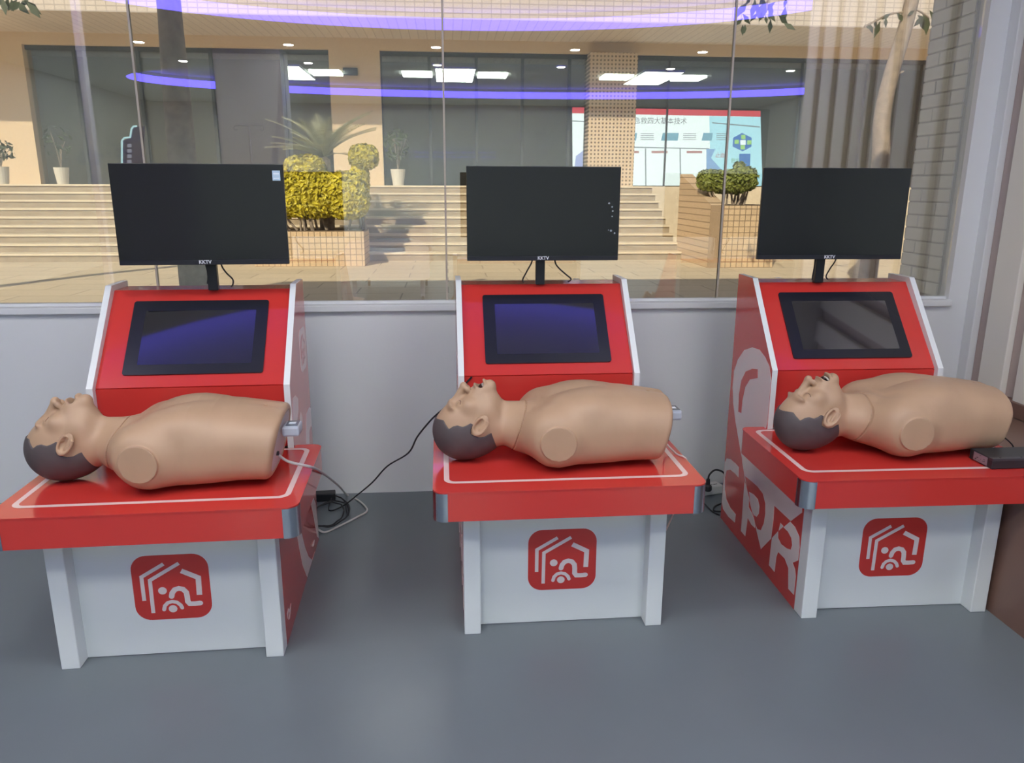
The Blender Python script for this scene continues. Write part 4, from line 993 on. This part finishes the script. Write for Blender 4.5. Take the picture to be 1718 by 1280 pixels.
area('page_tint', [(1190, 195), (1276, 196), (1276, 352), (1190, 348)], B_l, 0.001)
area('rule', [(960, 202), (983, 203), (983, 205), (960, 204)], GY, 0.002)
area('rule', [(1195, 205), (1275, 212), (1275, 214), (1195, 207)], GY, 0.002)
area('rule', [(1060, 246), (1190, 249), (1190, 250.5), (1060, 248)], GY, 0.002)
for x in (1082, 1140): area('rule', [(x, 249), (x + 2, 249), (x + 1, 345), (x - 1, 345)], GY, 0.002)
area('left_picture', [(964, 280), (966, 262), (982, 250), (982, 300), (964, 300)], em('scr_lav', (0.45, 0.5, 0.85), 0.8), 0.002)
for x0_, x1_ in ((1060, 1069), (1109, 1139), (1177, 1196)): area('thumbnail', [(x0_ + 3, 223), (x1_, 223), (x1_ - 2, 236), (x0_, 236)], em('scr_thumb', (0.25, 0.5, 0.62), 0.8), 0.002)
for x0_ in (1075, 1146, 1202):
    for k in range(4): area('text_line', [(x0_, 224 + 3.2 * k), (x0_ + 22, 224 + 3.2 * k), (x0_ + 22, 225 + 3.2 * k), (x0_, 225 + 3.2 * k)], GY, 0.002)
for x0_, x1_ in ((1061, 1072), (1093, 1120), (1152, 1178)): area('caption', [(x0_, 253), (x1_, 253), (x1_, 257), (x0_, 257)], em('scr_caption', (0.7, 0.35, 0.33), 0.7), 0.002)
hx = [(1245, 223), (1261, 231), (1261, 246), (1246, 254), (1229, 246), (1230, 231)]; area('hexagon', hx, BL_, 0.003)
for cx_, cy_ in ((1247, 230), (1236, 238), (1257, 239), (1246, 247)): area('hexagon_tile', [(cx_ - 3.6, cy_ - 3.6), (cx_ + 3.6, cy_ - 3.6), (cx_ + 3.6, cy_ + 3.6), (cx_ - 3.6, cy_ + 3.6)], GR, 0.004)
area('hexagon_tile', [(1242, 235), (1251, 235), (1251, 243), (1242, 243)], W_, 0.004)
area('blue_mosaic', [(1185, 250), (1200, 250), (1193, 265), (1206, 280), (1216, 288), (1185, 287)], em('scr_mosaic', (0.3, 0.5, 0.8), 0.8), 0.003)
area('blue_corner', [(1240, 258), (1259, 258), (1258, 289), (1246, 289), (1240, 270)], BL_, 0.003)
def put_text(txt, px, py, hpx, m, name='title_lettering'):
    h = hpx * D / CAM['f'] * 1.05; me = text_mesh(txt, h, 0.0)
    me.materials.clear(); me.materials.append(m); p = RP0(px, py, D) - Vector((scr.x, scr.y, ZL)); o = obj(name, me, ls); o.location = (p.x, -0.012, p.z); o.rotation_euler = (math.pi / 2, 0, 0)
put_text('急救四大基本技术', 1108, 203.5, 10.5, TX)
put_text('止血', 1208, 261, 8, em('scr_redtext', (0.8, 0.1, 0.1), 0.6), 'caption_lettering')
put_text('包扎', 1234, 270, 8, em('scr_greentext', (0.2, 0.5, 0.1), 0.6), 'caption_lettering')
# lit sign and lit wall box
D = 9.6; p = RP(222, 205, D)
sg = thing('lit_sign', 'dark blue sign plate with a glowing cyan outline', 'sign', (p.x, p.y, 0))
def sarea(name, pts, m, off): P = [RP(px, py, D) - Vector((p.x, p.y, 0)) for px, py in pts]; return MB().prism([(a.x, a.z) for a in P], lambda a, b, d: (a, d, b), -0.02 + off, off).build(name, m, sg)
sarea('plate', [(204, 330), (204, 236), (217, 231), (221, 213), (240, 211), (240, 330)], mat('sign_blue', (0.10, 0.12, 0.35), 0.4), 0.0)
P = [RP(px, py, D) - Vector((p.x, p.y, 0)) for px, py in [(203, 330), (203, 236), (207, 231), (217, 230), (219, 216), (222, 212), (228, 211)]]
MB().tube([(a.x, 0.005, a.z) for a in P], 0.010, 6).build('glow_tube_offscreen', emat('cyan_tube', (0.6, 0.95, 1.0), 2.0), sg)
for k in range(4): sarea('sign_lettering_offscreen', [(212, 241 + 9 * k), (219, 241 + 9 * k), (219, 247 + 9 * k), (212, 247 + 9 * k)], emat('sign_text', (0.6, 0.65, 0.9), 0.8), 0.004)
# hospital bed
M_bed = mat('bed_plastic', (0.80, 0.82, 0.82), 0.35); M_sheet = mat('bed_sheet', (0.75, 0.76, 0.80), 0.7); M_metal = mat('painted_steel', (0.62, 0.64, 0.66), 0.35)
yf = 2 * WY - 9.1; xb = (RP(577, 405, 9.1).x + RP(718, 405, 9.1).x) / 2
bd = thing('hospital_bed', 'white hospital bed with rounded moulded end boards', 'bed', (xb, yf, 0))
def board(y, zt, name):
    hw_ = 0.49; o_ = rrect(-hw_, hw_, 0.30, zt, [0.05, 0.05, 0.16, 0.16], 8); hole = rrect(-0.22, 0.22, zt - 0.16, zt - 0.075, 0.04, 6)
    bm = bmesh.new(); ed = []
    for lp in (o_, hole):
        vs = [bm.verts.new((a, 0, b)) for a, b in lp]; ed += [bm.edges.new((vs[i], vs[(i + 1) % len(vs)])) for i in range(len(vs))]
    bmesh.ops.triangle_fill(bm, use_beauty=True, edges=ed); r_ = bmesh.ops.extrude_face_region(bm, geom=bm.faces[:])
    for e in r_['geom']:
        if isinstance(e, bmesh.types.BMVert): e.co.y -= 0.045
    bmesh.ops.recalc_face_normals(bm, faces=bm.faces); me = bpy.data.meshes.new(name); bm.to_mesh(me); bm.free(); me.materials.append(M_bed); o = obj(name, me, bd); o.location = (0, y, 0)
board(0.0, 0.76, 'foot_board'); board(-2.02, 0.93, 'head_board')
MB().box(-0.45, 0.45, -2.0, -0.06, 0.40, 0.46).build('frame', M_metal, bd)
MB().box(-0.44, 0.44, -1.98, -0.07, 0.46, 0.56, b=0.03).build('mattress', M_sheet, bd)
MB().box(-0.28, 0.28, -1.95, -1.55, 0.56, 0.66, b=0.045).build('pillow', mat('pillow_blue', (0.45, 0.55, 0.65), 0.7), bd)
for sx in (-0.4, 0.4):
    for sy in (-0.15, -1.85):
        lg = MB().box(sx - 0.025, sx + 0.025, sy - 0.025, sy + 0.025, 0.08, 0.40).build('leg', M_metal, bd)
        MB().tube([(sx - 0.015, sy, 0.05), (sx + 0.015, sy, 0.05)], 0.05, 14).build('caster', M_blackp, lg)
# drip stand
D = 9.3; p = RP(423, 300, D); zt = RP(423, 211, D).z
iv = thing('drip_stand', 'slim steel drip stand with two hooks', 'drip stand', (p.x, p.y, 0))
MB().tube([(0, 0, 0.05), (0, 0, zt)], 0.011, 8).build('pole', M_metal, iv)
for s in (-1, 1):
    MB().tube(catmull([(0, 0, zt), (s * 0.10, 0, zt + 0.005), (s * 0.155, 0, zt - 0.005), (s * 0.165, 0, zt - 0.035), (s * 0.14, 0, zt - 0.05), (s * 0.125, 0, zt - 0.03)], 4), 0.006, 6).build('hook', M_metal, iv)
for k in range(5): a = 2 * math.pi * k / 5; MB().tube([(0, 0, 0.07), (0.28 * math.cos(a), 0.28 * math.sin(a), 0.03)], 0.012, 6).build('foot', M_metal, iv)
